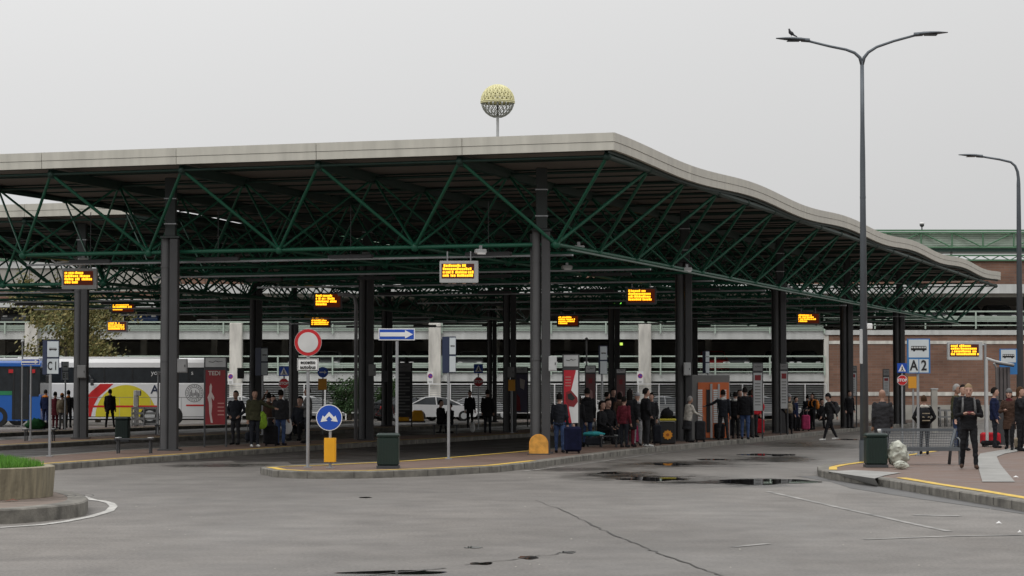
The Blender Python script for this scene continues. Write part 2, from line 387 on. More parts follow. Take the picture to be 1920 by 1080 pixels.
# right platform with a dropped kerb
Rpts = pxs([(1645, 896), (1700, 905), (1800, 921), (1920, 940), (2100, 968)]) + [Vector((30, 36, 0)), Vector((60, 120, 0)), L(-4.2, 19), L(-2.15, 19), L(-2.16, 8), L(-2.17, 3)]
Rpts += pxs([(1721, 846), (1615, 862), (1580, 867), (1545, 870), (1533, 874), (1534, 880), (1560, 886), (1600, 891)])
platform('platform_right', Rpts)
ribbon(pxs([(1690, 896), (1760, 908), (1840, 920), (1960, 940)]), .2, .156, yline, 'yellow_line')
ribbon(pxs([(1562, 881), (1562, 876), (1580, 872), (1615, 867), (1700, 854), (1740, 848), (1800, 839)]), .17, .156, yline, 'yellow_line')
mb = MB(); rp = pxs([(1552, 884), (1640, 897), (1660, 891), (1690, 886), (1600, 881)], .159); mb.add(rp, [list(range(5))], ramp_c)
rq = pxs([(1552, 884), (1640, 897)], .159) + [at(1648, 912, .006), at(1556, 893, .006)]; mb.add(rq, [[0, 3, 2, 1]], ramp_c)
tag(mb.build('kerb_ramp'), kind='structure')
mb = MB(); mb.add(pxs([(1842, 903), (1903, 903), (1875, 870), (1869, 856), (1885, 850), (1925, 843), (1925, 836), (1880, 843), (1838, 850), (1830, 862)], .16), [list(range(10))], ramp_c)
tag(mb.build('tactile_path'), kind='structure')
ribbon(pxs([(1680, 903), (1842, 903), (1960, 903)]), .05, .157, ramp_c, 'paving_joint')
# bus bay sheets between platforms, canopy shade put into their asphalt colour
lane_shade = mat('bay_shade_asphalt', (.035, .031, .028), .55, 0, .35, .7, .3, 50, rvar=.2)
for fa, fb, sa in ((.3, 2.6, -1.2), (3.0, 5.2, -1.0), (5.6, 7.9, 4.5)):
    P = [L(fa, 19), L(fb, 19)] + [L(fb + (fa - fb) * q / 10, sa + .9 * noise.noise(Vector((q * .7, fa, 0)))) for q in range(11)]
    mb = MB(); mb.add([(p.x, p.y, .0042) for p in P], [list(range(len(P)))], lane_shade); tag(mb.build('bay_shade'), kind='structure')
def kerb_joints(pts, h=.15):
    mb = MB(); pts = ccw(pts); n = len(pts); acc = 0
    for i in range(n):
        a, b_ = Vector(pts[i][:2]), Vector(pts[(i + 1) % n][:2]); ln = (b_ - a).length; d = (b_ - a).normalized(); nn = Vector((d.y, -d.x)); t = (1.0 - acc) % 1.0
        while t < ln:
            p = a + d * t
            if p.y < 110: mb.box((p.x + nn.x * .0, p.y + nn.y * .0, h / 2), (.009, .012, h - .03), mat('joint_mortar', (.06, .056, .05), .9), rz=math.atan2(d.y, d.x))
            t += 1.0
        acc = (acc + ln) % 1.0
    tag(mb.build('kerb_joints'), kind='structure')
for q in (Bpts, Apts, Rpts): kerb_joints(q)
# gutter strips and wet marks on the road
def blob(cx, cy, rx, ry, seed, n=26, amp=.3, rot=0):
    out = []
    for i in range(n):
        t = 2 * math.pi * i / n; k = 1 + amp * noise.noise(Vector((math.cos(t) * 1.5 + seed, math.sin(t) * 1.5, seed * 3.1))) * 2
        x, y = math.cos(t) * rx * k, math.sin(t) * ry * k
        out.append((cx + x * math.cos(rot) - y * math.sin(rot), cy + x * math.sin(rot) + y * math.cos(rot)))
    return out
def pud(px0, px1, py, ry, seed, rot=0.0, m=water, z=.005, nm='puddle'):
    a = at(px0, py); b = at(px1, py); c = (a + b) / 2
    mb = MB(); P = blob(c.x, c.y, (b.x - a.x) / 2, ry, seed, rot=rot)
    mb.add([(x, y, z) for x, y in P], [list(range(len(P)))], m); tag(mb.build(nm), kind='structure')
for i, a in enumerate([(1330, 1512, 903.5, 1.3, 1), (1168, 1292, 898, 1.0, 2), (1395, 1485, 853, 1.1, 3), (1225, 1300, 871, .9, 4), (1120, 1165, 887, .6, 5),
        (640, 838, 1074, .22, 6), (884, 925, 1057, .18, 7), (972, 1008, 1046, .25, 8), (672, 700, 933, .22, 9), (870, 905, 1027, .15, 10), (1050, 1080, 1036, .2, 11), (1300, 1370, 862, .6, 12), (1570, 1610, 824, 1.2, 14)]):
    pud(a[0], a[1], a[2], a[3], a[4] * 7.3, rot=(.12 if a[4] == 6 else .05))
def jag(pts, seed, amp, k=8):
    out = []; rnd = random.Random(seed)
    for i in range(len(pts) - 1):
        a, b = Vector(pts[i]), Vector(pts[i + 1])
        for j in range(k):
            p = a.lerp(b, j / k); out.append(p + Vector((rnd.uniform(-amp, amp), rnd.uniform(-amp, amp) * 2, 0)))
    out.append(Vector(pts[-1])); return out
rc = random.Random(4)
ribbon(jag(pxs([(1005, 938), (1065, 962), (1110, 985), (1160, 1008), (1220, 1032), (1290, 1058), (1370, 1085)], 0), 3, .03), .03, .007, crackm, 'asphalt_crack', lambda i: .008 + .03 * rc.random() * min(1, i / 12))
ribbon(jag(pxs([(870, 1060), (1005, 1044), (1080, 1034)], 0), 5, .03), .02, .0072, crackm, 'asphalt_crack', lambda i: .01 + .025 * rc.random())
ribbon(jag(pxs([(560, 1092), (740, 1075), (835, 1066)], 0), 5, .015), .03, .0074, crackm, 'asphalt_crack', lambda i: .03 + .03 * rc.random())
fl = mat('worn_line', (.235, .225, .21), .55, 0, .7, 2)
ribbon(pxs([(1440, 922), (1560, 949), (1700, 980), (1780, 997)], 0), .1, .006, fl, 'worn_road_line')
ribbon(pxs([(1715, 966), (1800, 968)], 0), .3, .006, fl, 'worn_road_line')
ribbon(pxs([(1375, 1026), (1440, 1020)], 0), .12, .006, fl, 'worn_road_line')
ribbon(pxs([(1620, 1012), (1780, 1006), (1920, 1004)], 0), .12, .006, fl, 'worn_road_line')
ribbon(pxs([(980, 884), (1080, 872), (1200, 855), (1330, 838)], 0), .12, .006, fl, 'worn_road_line')
# road side gutter strip along right kerb
ribbon([p + Vector((-.02, 0, 0)) for p in pxs([(1535, 893), (1600, 903), (1645, 916), (1780, 936), (1920, 955), (2050, 975)], 0)], .9, .0045, asph_d, 'gutter_strip')
rl = random.Random(9)
mb = MB()
for i in range(45):
    p = at(rl.uniform(100, 1900), rl.uniform(885, 1075)); r_ = rl.uniform(.006, .018)
    mb.add([(p.x + math.cos(t) * r_ * rl.uniform(.5, 1.3), p.y + math.sin(t) * r_ * 1.4, .009 + .006 * (j % 2)) for j, t in enumerate([k * 1.05 for k in range(6)])], [list(range(6))], mat('litter', (.42, .4, .35), .8))
tag(mb.build('road_grit'), 'pale specks of litter and grit on the road', 'litter', kind='stuff')
for (a, b, s_) in [(1873, 983, .045), (1912, 1000, .03), (1905, 896, .06)]:
    p = at(a, b, .15 if b < 900 else 0); mb = MB(); mb.add([(s_ * .9, 0, .01), (0, s_ * .5, .03), (-s_, 0, .012), (0, -s_ * .6, .02), (0, 0, .045)], [[0, 1, 4], [1, 2, 4], [2, 3, 4], [3, 0, 4], [3, 2, 1, 0]], white)
    tag(mb.build('paper_scrap', None, p), {1873: 'white crumpled paper scrap on the road left of a second, smaller scrap', 1912: 'tiny white paper scrap on the road at the far right', 1905: 'white paper scrap on the brown paving beside the pale path'}[a], 'litter')
# roundabout island with planter
K = pxs([(89, 917), (122, 918.5), (148, 924), (166, 931), (163, 939), (141, 944), (74, 951), (0, 955.5)], .2) + [Vector((-9.5, 31.4, 0)), Vector((-12.5, 33, 0)), Vector((-13.5, 36.5, 0)), Vector((-12, 39.8, 0)), Vector((-9, 40, 0))]
platform('planter_island', smooth_poly(K, 1), .2, mat('island_brick', (.17, .13, .105), .8, 0, .25, 3), .3)
for k in range(4):
    ribbon([Vector((-8.7 + (1.95 + k * .13) * math.cos(t), 36.3 + (1.95 + k * .13) * math.sin(t), 0)) for t in [-1.1 + .1 * i for i in range(24)]], .022, .2005, crackm, 'brick_joint')
ribbon(pxs([(150, 930), (175, 938), (192, 940), (207, 944), (213, 950), (205, 959), (167, 970), (120, 979), (74, 985), (0, 990), (-80, 990)], 0), .13, .008, wline, 'white_line')
pl = empty('round_planter', (-8.7, 36.3, .2), 0, 'round ribbed concrete planter full of grass at the left edge', 'planter')
mb = MB(); n = 120; H = .46; vs = []
for (rr, z, rib) in ((1.72, 0, 1), (1.75, H * .98, 1), (1.73, H, 0), (1.6, H, 0), (1.6, H - .12, 0)):
    for i in range(n):
        t = 2 * math.pi * i / n; r_ = rr + (.012 if (i % 2 and rib) else 0); vs.append((math.cos(t) * r_, math.sin(t) * r_, z))
fs = [[r_ * n + i, r_ * n + (i + 1) % n, (r_ + 1) * n + (i + 1) % n, (r_ + 1) * n + i] for r_ in range(4) for i in range(n)]
mb.add(vs, fs, mat('planter_concrete', (.235, .205, .14), .85, 0, .45, 3, .4, 20, stretch=(3, 3, .5))); mb.build('wall', pl)
mb = MB(); mb.loft([(0, 0, .36, 1.6, 1.6), (0, 0, .41, 1.2, 1.2), (0, 0, .46, .8, .8), (0, 0, .485, .2, .2)], mat('soil', (.05, .05, .02), .9), 48); mb.build('soil', pl)
rg = random.Random(2); mb = MB(); g1 = mat('grass_a', (.07, .2, .015), .7, 0, .3, 3); g2 = mat('grass_b', (.12, .3, .03), .7)
for i in range(16000):
    rr = 1.58 * math.sqrt(rg.random()); t = rg.random() * 6.283; x, y = rr * math.cos(t), rr * math.sin(t); h_ = rg.uniform(.09, .2) + .05 * (1 - rr / 1.6); a = rg.random() * 3.14; dx, dy = .011 * math.cos(a), .011 * math.sin(a); lx, ly = rg.uniform(-.06, .06), rg.uniform(-.06, .06)
    zb0 = .36 + .13 * (1 - (rr / 1.6) ** 2); mb.add([(x - dx, y - dy, zb0), (x + dx, y + dy, zb0), (x + lx, y + ly, zb0 + h_)], [[0, 1, 2]], g1 if i % 2 else g2)
gr = mb.build('grass', None, (-8.7, 36.3, .2)); tag(gr, 'short bright green grass growing in the round planter', 'grass', kind='stuff')
mb = MB(); mb.add([(0, 0, 0), (.12, .01, .02), (.2, .08, .0), (.1, .12, .035), (.02, .09, .01)], [[0, 1, 3, 4], [1, 2, 3]], mat('dead_leaf', (.12, .035, .015), .8)); tag(mb.build('fallen_leaf', None, at(8, 940, .205)), 'dark red-brown leaf lying against the round planter', 'leaf')

# ---------------------------------------------------------------- canopies
def canopy(f0, s0, nf, ns, zoff, label, cols, nbig, sides='FRLB', lmax=1e9, link=None):
    root = empty('station_canopy', L(f0, s0), ROWYAW, label, 'canopy', 'flat roofed green space frame canopies of the bus station')
    # local axes: +y = SD, -x = FD
    m = M_; zl = 5.656 + zoff; zu = 7.74 + zoff
    lo = lambda i, j: Vector((-i * m, j * m, zl)); up = lambda i, j: Vector((-(i - .5) * m, (j - .5) * m, zu))
    W = root.matrix_basis.copy()
    Wm = Matrix.Translation(L(f0, s0)) @ Matrix.Rotation(ROWYAW, 4, 'Z')
    struts = []; chords = []
    for i in range(nf):
        for j in range(ns):
            for a in (0, 1):
                for b in (0, 1): struts.append((lo(i, j), up(i + a, j + b), .046 if (j == 0 and b == 0) or (i == 0 and a == 0) else .034))
            if i < nf - 1: chords.append((lo(i, j), lo(i + 1, j), .058 if j == 0 else .045))
            if j < ns - 1: chords.append((lo(i, j), lo(i, j + 1), .058 if i == 0 else .045))
    upc = []
    for i in range(nf + 1):
        for j in range(ns + 1):
            if i < nf: upc.append((up(i, j), up(i + 1, j), .04))
            if j < ns: upc.append((up(i, j), up(i, j + 1), .085))
    def size(c):
        p = Wm @ c[0]; q = Wm @ c[1]; mid = (p + q) / 2
        return math.hypot(p.x / p.y - q.x / q.y, p.z / p.y - q.z / q.y) / mid.y + (0 if abs(mid.x / mid.y) < .22 else -1)
    def emit(lst, name, mt, lab=None):
        lst = sorted(lst, key=size, reverse=True); rest = MB()
        for k, (p, q, r) in enumerate(lst):
            if k < nbig:
                b = MB(); b.tube(p, q, r, mt, 8); b.build(name, root)
            else: rest.tube(p, q, r, mt, 6, cap=False)
        if rest.v: o = rest.build(name + 's', root); o['kind'] = 'stuff'
    emit(struts, 'strut', green); emit(chords, 'lower_chord', green); emit(upc, 'upper_chord', dgreen)
    # nodes
    b = MB()
    for i in range(nf):
        for j in range(ns): b.ball(lo(i, j), .13, green, 8, 4)
    for i in range(nf + 1):
        for j in range(ns + 1): b.ball(up(i, j), .12, dgreen, 6, 4)
    o = b.build('node_balls', root); o['kind'] = 'stuff'
    # roof deck, following a shallow wave along y
    x0 = .5 * m + .25; x1 = -(nf - .5) * m - .25; y0 = -.5 * m - .25; y1 = (ns - .5) * m + .25
    nseg = ns * 6
    def wv(y): t = (y - y0) / m; return .075 * math.cos(2 * math.pi * t / 4.07) + .011 * t
    zb = 7.80 + zoff; zt = 8.2 + zoff
    ys = [y0 + (y1 - y0) * k / nseg for k in range(nseg + 1)]
    b = MB(); vs = []
    for y in ys:
        e = wv(y); vs += [(x0 - .1, y, zb + .07 + e), (x1 + .1, y, zb + .07 + e), (x0 - .1, y, zt - .03 + e), (x1 + .1, y, zt - .03 + e)]
    fs = []
    for k in range(nseg):
        a = 4 * k; fs += [[a, a + 4, a + 5, a + 1], [a + 2, a + 3, a + 7, a + 6]]
    b.add(vs, fs, soffit); b.build('roof_deck', root)
    b = MB()
    k = 0; y = y0 + .5
    while y < y1 - .3:
        b.box(((x0 + x1) / 2, y, zb + .045 + wv(y)), (x0 - x1 - .3, .06, .035), dgreen); y += m / 2
    b.build('purlins', root)['kind'] = 'stuff'
    # deep beams along the roof in the third module rows
    for i in range(1, nf):
        b = MB(); xx = -(i - .5) * m
        for k in range(ns):
            ya, yb = (k - .5) * m, (k + .5) * m
            b.box((xx, (ya + yb) / 2, zu - .0), (.16, yb - ya, .26), dgreen)
        b.build('roof_beam', root)
    # fascia: two horizontal boards, panels with joints
    def fascia(nm, side):
        b = MB()
        def strip(pts, nrm):
            for (za, zb2, o_) in ((0, .205, 0), (.215, .44, .012)):
                vs = []
                for (x, y, e) in pts:
                    for (z_, oo) in ((za, o_), (zb2, o_)): vs.append((x + nrm[0] * oo, y + nrm[1] * oo, zb + e + z_))
                    for (z_, oo) in ((za, o_ - .1), (zb2, o_ - .1)): vs.append((x + nrm[0] * oo, y + nrm[1] * oo, zb + e + z_))
                fs = []
                for k in range(len(pts) - 1):
                    a = 4 * k; fs += [[a, a + 4, a + 5, a + 1], [a + 1, a + 5, a + 7, a + 3], [a + 2, a + 3, a + 7, a + 6], [a, a + 2, a + 6, a + 4]]
                b.add(vs, fs, fasc)
                b.add(vs, [[0, 1, 3, 2], [len(vs) - 4, len(vs) - 2, len(vs) - 1, len(vs) - 3]], fasc)
            vs = [(x - nrm[0] * .03, y - nrm[1] * .03, zb + e + z_) for (x, y, e) in pts for z_ in (.19, .235)]
            b.add(vs, [[2 * k, 2 * k + 2, 2 * k + 3, 2 * k + 1] for k in range(len(pts) - 1)], black)
        if side in 'RL':
            x = x0 if side == 'R' else x1; nx = 1 if side == 'R' else -1
            step = 12
            for st in range(0, nseg, step):
                if side == 'L' and ys[st] > lmax: break
                seg = ys[st:min(st + step, nseg) + 1]
                pp = [(x, yy, wv(yy)) for yy in seg]; pp[0] = (x, seg[0] + .008, wv(seg[0])); pp[-1] = (x, seg[-1] - .008, wv(seg[-1]))
                strip(pp, (nx, 0))
        else:
            y = y0 if side == 'F' else y1; ny = -1 if side == 'F' else 1; e = wv(y); nn_ = nf
            for k in range(nn_):
                xa = x0 + (x1 - x0) * k / nn_; xb = x0 + (x1 - x0) * (k + 1) / nn_
                strip([(xa - .008, y, e), (xb + .008, y, e)], (0, ny))
        b.build(nm, root)
    for s_ in sides: fascia('fascia', s_)
    if link:
        b = MB(); b.box((x1 - .55, (link + y1) / 2, zb - .02), (1.5, y1 - link, .12), dgreen); b.build('gutter_link', root)
    # soffit edge trim
    for xx in (x0 - .2, x1 + .2):
        b = MB(); vs = []
        for y in ys:
            e = wv(y) + zb - .03
            for dx, dz in ((-.05, -.04), (.05, -.04), (.05, .04), (-.05, .04)): vs.append((xx + dx, y, e + dz))
        b.add(vs, [[4 * k + q, 4 * k + (q + 1) % 4, 4 * k + 4 + (q + 1) % 4, 4 * k + 4 + q] for k in range(nseg) for q in range(4)], dgreen)
        b.build('edge_trim', root)
    # cable tray just under the lower chords, around the edge
    b = MB()
    for j in range(0, ns, 2):
        y = j * m + .7; b.box((-(nf - 1) * m / 2, y, zl - .25), ((nf - 1) * m + .5, .12, .05), galv)
    b.box((.12, ns * m / 2 - 1.2, zl - .1), (.09, ns * m - m, .045), mat('tray_green_grey', (.11, .17, .14), .5)); b.build('cable_tray', root)
    # light fittings
    rnd = random.Random(7)
    for i in range(nf - 1):
        for j in range(0, ns, 3):
            b = MB(); b.box((-(i + .5) * m, j * m + .3, zl - .2), (1.3, .16, .1), dgrey, ch=.02); b.tube((-(i + .5) * m, j * m + .3, zl - .16), (-(i + .5) * m, j * m + .3, zl + 1.2), .012, dgrey, 5); b.build('light_fitting', root)
    # columns
    upm = mat('upper_post_shade', (.02, .026, .025), .6)  # under-roof shade put into the darker colour of the upper posts
    for (cf, cs) in cols:
        p = L(cf, cs); lp = Wm.inverted() @ Vector((p.x, p.y, 0))
        e = bpy.data.objects.new('column', None); COL.objects.link(e); e.parent = root; e.location = lp
        rot = TH
        T = Matrix.Rotation(rot, 4, 'Z')
        zc_ = zl + .35; b = MB(); b.box((.11, 0, .15 + (zc_ - .15) / 2), (.23, .4, zc_ - .15), colm2, T, ch=.02); b.build('box_post', e)
        b = MB(); b.box((0, 0, (zc_ + zu) / 2), (.3, .3, zu - zc_ - .1), upm, T, ch=.02); b.box((0, 0, zc_ + .03), (.52, .46, .05), upm, T)
        for q in (.4, 1.1): b.box((0, 0, zc_ + q), (.34, .34, .03), galv, T)
        b.build('upper_post', e)
        b = MB(); b.box((0, 0, .17), (.6, .56, .04), colm2, T); b.build('base_plate', e)
        b = MB(); b.tube(T @ Vector((-.13, 0, .15)), T @ Vector((-.13, 0, zl + .35)), .115, colm, 14)
        for zz in (2.6, 5.2): b.tube(T @ Vector((-.13, 0, zz)), T @ Vector((-.13, 0, zz + .05)), .13, colm, 14)
        b.build('round_post', e)
        b = MB(); b.box(T @ Vector((-.25, .25, 3.05)), (.1, .1, 5.8), colm2, rz=rot); b.build('rear_post', e)
    return root
cA = canopy(0, 0, 5, 20, 0, 'large flat roofed canopy on dark columns, nearest and spanning the picture', [(.1, 0), (.15, 4.05), (.15, 7.8), (.15, 11.4), (.1, 14.7), (2.78, -.1), (2.8, 3.62), (2.85, 7.6), (2.85, 11.4), (2.85, 15.1)], 100, lmax=13, link=14.5)
cB_ = canopy(5.3, 3.65, 4, 13, -.12, 'second canopy behind and left of the nearest, its pale fascia seen through the gap', [(5.35, 3.35), (5.45, 7.2), (5.5, 11), (5.5, 14.8), (8.3, 11), (8.35, 14.8)], 60, sides='FLB')

# ---------------------------------------------------------------- spots: a thing standing where the photo shows its foot
class Spot:
    def __init__(s, px, py, z0=.15, Y=None):
        if Y is None: s.p = at(px, py, z0)
        else: s.p = Vector((X(px, Y), Y, z0))
        s.Y = s.p.y; s.z0 = z0
    def x(s, px): return X(px, s.Y) - s.p.x
    def z(s, py): return Z(py, s.Y) - s.z0
    def k(s): return s.Y / F
# ---------------------------------------------------------------- car park building
BY = 150.0
cp = empty('car_park_building', (0, BY, 0), 0, 'long multi storey car park with white deck bands and brick end behind the canopies', 'building')
zx = lambda py: Z(py, BY); xx_ = lambda px: X(px, BY)
XL, XS, XR = -42, xx_(1545), 48
def part(name, m, boxes, parent=cp, kind=None, ch=0):
    b = MB()
    for c, d in boxes: b.box(c, d, m, ch=ch)
    o = b.build(name, parent)
    if kind: o['kind'] = kind
    return o
def bx(x0, x1, y0, y1, z0, z1): return (((x0 + x1) / 2, (y0 + y1) / 2, (z0 + z1) / 2), (abs(x1 - x0), abs(y1 - y0), abs(z1 - z0)))
part('deck_edge', concp, [bx(XL, XS, 0, .35, zx(636), zx(621))]); part('deck_edge', concp, [bx(XL, XS, 0, .35, zx(715), zx(700))])
XM = xx_(330)
part('roof_band', concp, [bx(XM, XR, -.05, .35, zx(550), zx(533))]); part('roof_band', concp, [bx(XL, XM - .01, -.05, .35, zx(576), zx(561))])
part('upper_brick_wall', brick, [bx(XL, XM - .01, 0, .3, zx(561) + .003, zx(546))]); part('grey_wall', conc, [bx(XL, XM - .01, 0, .3, zx(546) + .003, zx(503))]); part('white_panel', concp, [bx(xx_(-60), xx_(160), -.1, .35, zx(503) + .003, zx(488))])
part('deck_slab', conc, [bx(XL, XS, .36, 18, zx(630), zx(622))]); part('deck_slab', conc, [bx(XL, XS, .36, 18, zx(712), zx(703))]); part('deck_slab', conc, [bx(XL, XR, .36, 18, zx(556), zx(545))])
part('rear_wall', conc, [bx(XL, XR, 17.5, 18.2, 0, zx(533))])
for px in (60, 443, 815, 1208): part('pier', pier, [bx(xx_(px - 11), xx_(px + 12), -.45, .3, 0, zx(606))], ch=.03)
for k in range(14): part('inner_column', conc, [bx(XL + 4 + k * 4.6, XL + 4.4 + k * 4.6, 6, 6.4, 0, zx(550))])
part('upper_brick_wall', brick, [bx(XM, XR, 0, .3, zx(533) + .003, zx(489))])
part('brick_wall', brick, [bx(XS + .3, XR, 0, .4, .9, zx(628))])
part('corner_post', pier, [bx(XS, XS + .28, -.04, .4, 0, zx(628))])
part('stone_stripe', pier, [bx(XS + .3, XR, -.04, .05, zx(645), zx(639))]); part('stone_stripe', pier, [bx(XS + .3, XR, -.04, .05, zx(742), zx(735))])
part('plinth', conc, [bx(XS + .3, XR, -.06, .42, 0, .897)])
part('ledge', concp, [bx(XS, XR, -.1, .4, zx(628) + .003, zx(619))])
def rail(x0, x1, ztop, zs, panel, posts, y=-.12):
    b = MB(); b.box(((x0 + x1) / 2, y, ztop), (x1 - x0, .06, .09), paleg)
    for zz in zs: b.box(((x0 + x1) / 2, y, zz), (x1 - x0, .05, .07), paleg)
    if panel:
        z0, z1 = panel; 
        for q in range(3): b.box(((x0 + x1) / 2, y + .14 - .02 * (q % 2), z0 + (z1 - z0) * (q + .5) / 3), (x1 - x0, .05, (z1 - z0) / 3 - .02), paleg)
    n = max(1, int((x1 - x0) / posts))
    for k in range(n + 1): b.box((x0 + (x1 - x0) * k / n, y - .04, (ztop + min(zs)) / 2 - .1), (.09, .08, ztop - min(zs) + .25), paleg)
    b.build('guard_rail', cp)
rail(XL, XS, zx(604), [zx(619)], (zx(617), zx(609)), 3.3)
rail(XL, XS, zx(668), [zx(697)], (zx(690), zx(680)), 3.3)
rail(XS, XR, zx(584), [zx(602), zx(610)], (zx(600), zx(592)), 3.0)
# parapet girder with a small truss
b = MB(); z0, z1 = zx(488), zx(479)
b.box(((XL + XR) / 2, -.1, z1), (XR - XL, .12, .1), midg); b.box(((XL + XR) / 2, -.1, z0), (XR - XL, .12, .1), midg)
x = XL
while x < XR - 1: b.tube((x, -.1, z0), (x + .6, -.1, z1), .035, midg, 5); b.tube((x + .6, -.1, z1), (x + 1.2, -.1, z0), .035, midg, 5); x += 1.2
b.build('parapet_truss', cp)
# high truss walkway
def walkway(XL, XR, dz, label):
    wk = empty('roof_walkway', (0, BY + 1, zx(478) + dz), 0, label, 'walkway')
    g = lambda py: zx(py) - zx(478)
    b = MB(); n = 14
    for k in range(n): b.box(((XL + XR) / 2, .3 - .03 * (k % 2), g(464) + (g(434) - g(464)) * (k + .5) / n), (XR - XL, .05, (g(434) - g(464)) / n), mat('ribbed_panel', (.4, .47, .4), .6, 0, .15, 2))
    b.build('ribbed_panel', wk)
    for py in (430, 434, 462):
        b = MB(); b.box(((XL + XR) / 2, 0, g(py)), (XR - XL, .14, .1), midg); b.build('girder', wk)
    b = MB(); b.box(((XL + XR) / 2, 1.2, g(467)), (XR - XL, 2.4, .22), dgreen); b.build('floor', wk)
    x = XL; k = 0
    while x < XR - 1:
        b = MB(); b.tube((x, 0, g(462)), (x, 0, g(434)), .05, midg, 6)
        s_ = 1 if k % 4 < 2 else -1
        b.tube((x, 0, g(434) if s_ > 0 else g(462)), (x + 1.95, 0, g(462) if s_ > 0 else g(434)), .045, midg, 6); b.build('bay_brace', wk); x += 1.95; k += 1
        if k % 5 == 0: b = MB(); b.tube((x, .3, -.3), (x, .3, g(466)), .07, lgrey, 6); b.build('support', wk)
walkway(XM + .1, XR, 0, 'pale green ribbed walkway in a green truss on top of the car park')
walkway(XL, XM, -.8, 'lower stretch of pale green ribbed walkway at the upper left, seen through the canopy struts')
# dome camera on the walkway
sp = Spot(1735, 0, zx(431), BY); e = empty('roof_lamp', (sp.p.x, BY + 1, zx(431)), 0, 'small white topped globe lamp standing on the rooftop walkway', 'lamp')
b = MB(); b.tube((0, 0, 0), (0, 0, .3), .04, dgrey, 6, cap=True); b.build('post', e); b = MB(); b.ball((0, 0, .38), (.15, .15, .14), dgrey, 10, 6); b.build('housing', e); b = MB(); b.ball((0, 0, .47), (.16, .16, .09), white, 10, 6); b.build('cover', e)
# globe on its mast
GY = 172.0
gz = Z(190, GY); gx = X(933, GY); gr_ = 31 * GY / F
gl = empty('lattice_globe_mast', (gx, GY, 0), 0, 'yellow lattice globe on a thin grey mast rising behind the canopy roof', 'landmark')
b = MB(); b.tube((0, 0, 0), (0, 0, gz - gr_ * .95), .1, lgrey, 10); b.tube((0, 0, gz - gr_ * 1.3), (0, 0, gz), .07, dgrey, 8); b.build('mast', gl)
gy = mat('globe_yellow', (.72, .68, .38), .6, 0, .1); gg = mat('globe_grey', (.3, .31, .28), .6)
b = MB(); b2 = MB()
for ring in range(1, 12):
    t = -math.pi / 2 + math.pi * ring / 12; upr = t > -.25; tgt = b if upr else b2; mm = gy if upr else gg; n = 22
    for k in range(n):
        a0 = 2 * math.pi * (k + .5 * (ring % 2)) / n; t2 = t + math.pi / 12
        P = lambda tt, aa: Vector((math.cos(tt) * math.cos(aa) * gr_, math.cos(tt) * math.sin(aa) * gr_, math.sin(tt) * gr_ + gz))
        for da in (-.5, .5): tgt.tube(P(t, a0), P(t2, a0 + da * 2 * math.pi / n), .055 if upr else .028, mm, 5, cap=False)
        if upr: tgt.tube(P(t, a0), P(t, a0 + 2 * math.pi / n), .05, mm, 5, cap=False)
b.build('upper_lattice', gl); b2.build('lower_lattice', gl)
b = MB()
for zz in (-.02, -.1): b.path([(math.cos(2 * math.pi * k / 40) * gr_ * 1.02, math.sin(2 * math.pi * k / 40) * gr_ * 1.02, gz + zz * gr_) for k in range(41)], .045, gy, 6)
b.path([(math.cos(2 * math.pi * k / 40) * gr_ * 1.02, math.sin(2 * math.pi * k / 40) * gr_ * 1.02, gz - .06 * gr_) for k in range(41)], .03, dgrey, 6)
b.build('equator_band', gl)
# fence in front of the car park
fe = empty('car_park_fence', (0, 146.5, 0), 0, 'white slatted steel fence running in front of the car park ground floor', 'fence')
b = MB(); x0, x1 = X(180, 146.5), X(1548, 146.5); zt = Z(720, 146.5)
b.box(((x0 + x1) / 2, 0, zt), (x1 - x0, .07, .07), white); b.box(((x0 + x1) / 2, 0, .45), (x1 - x0, .07, .06), white); b.build('rails', fe)
n = int((x1 - x0) / 1.25)
for k in range(n + 1): b = MB(); b.box((x0 + (x1 - x0) * k / n, -.02, zt / 2), (.07, .07, zt), white); b.build('post', fe)
b = MB()
for k in range(12): b.box(((x0 + x1) / 2, .05, .55 + k * .135), (x1 - x0, .015, .032), lgrey)
b.build('slats', fe)

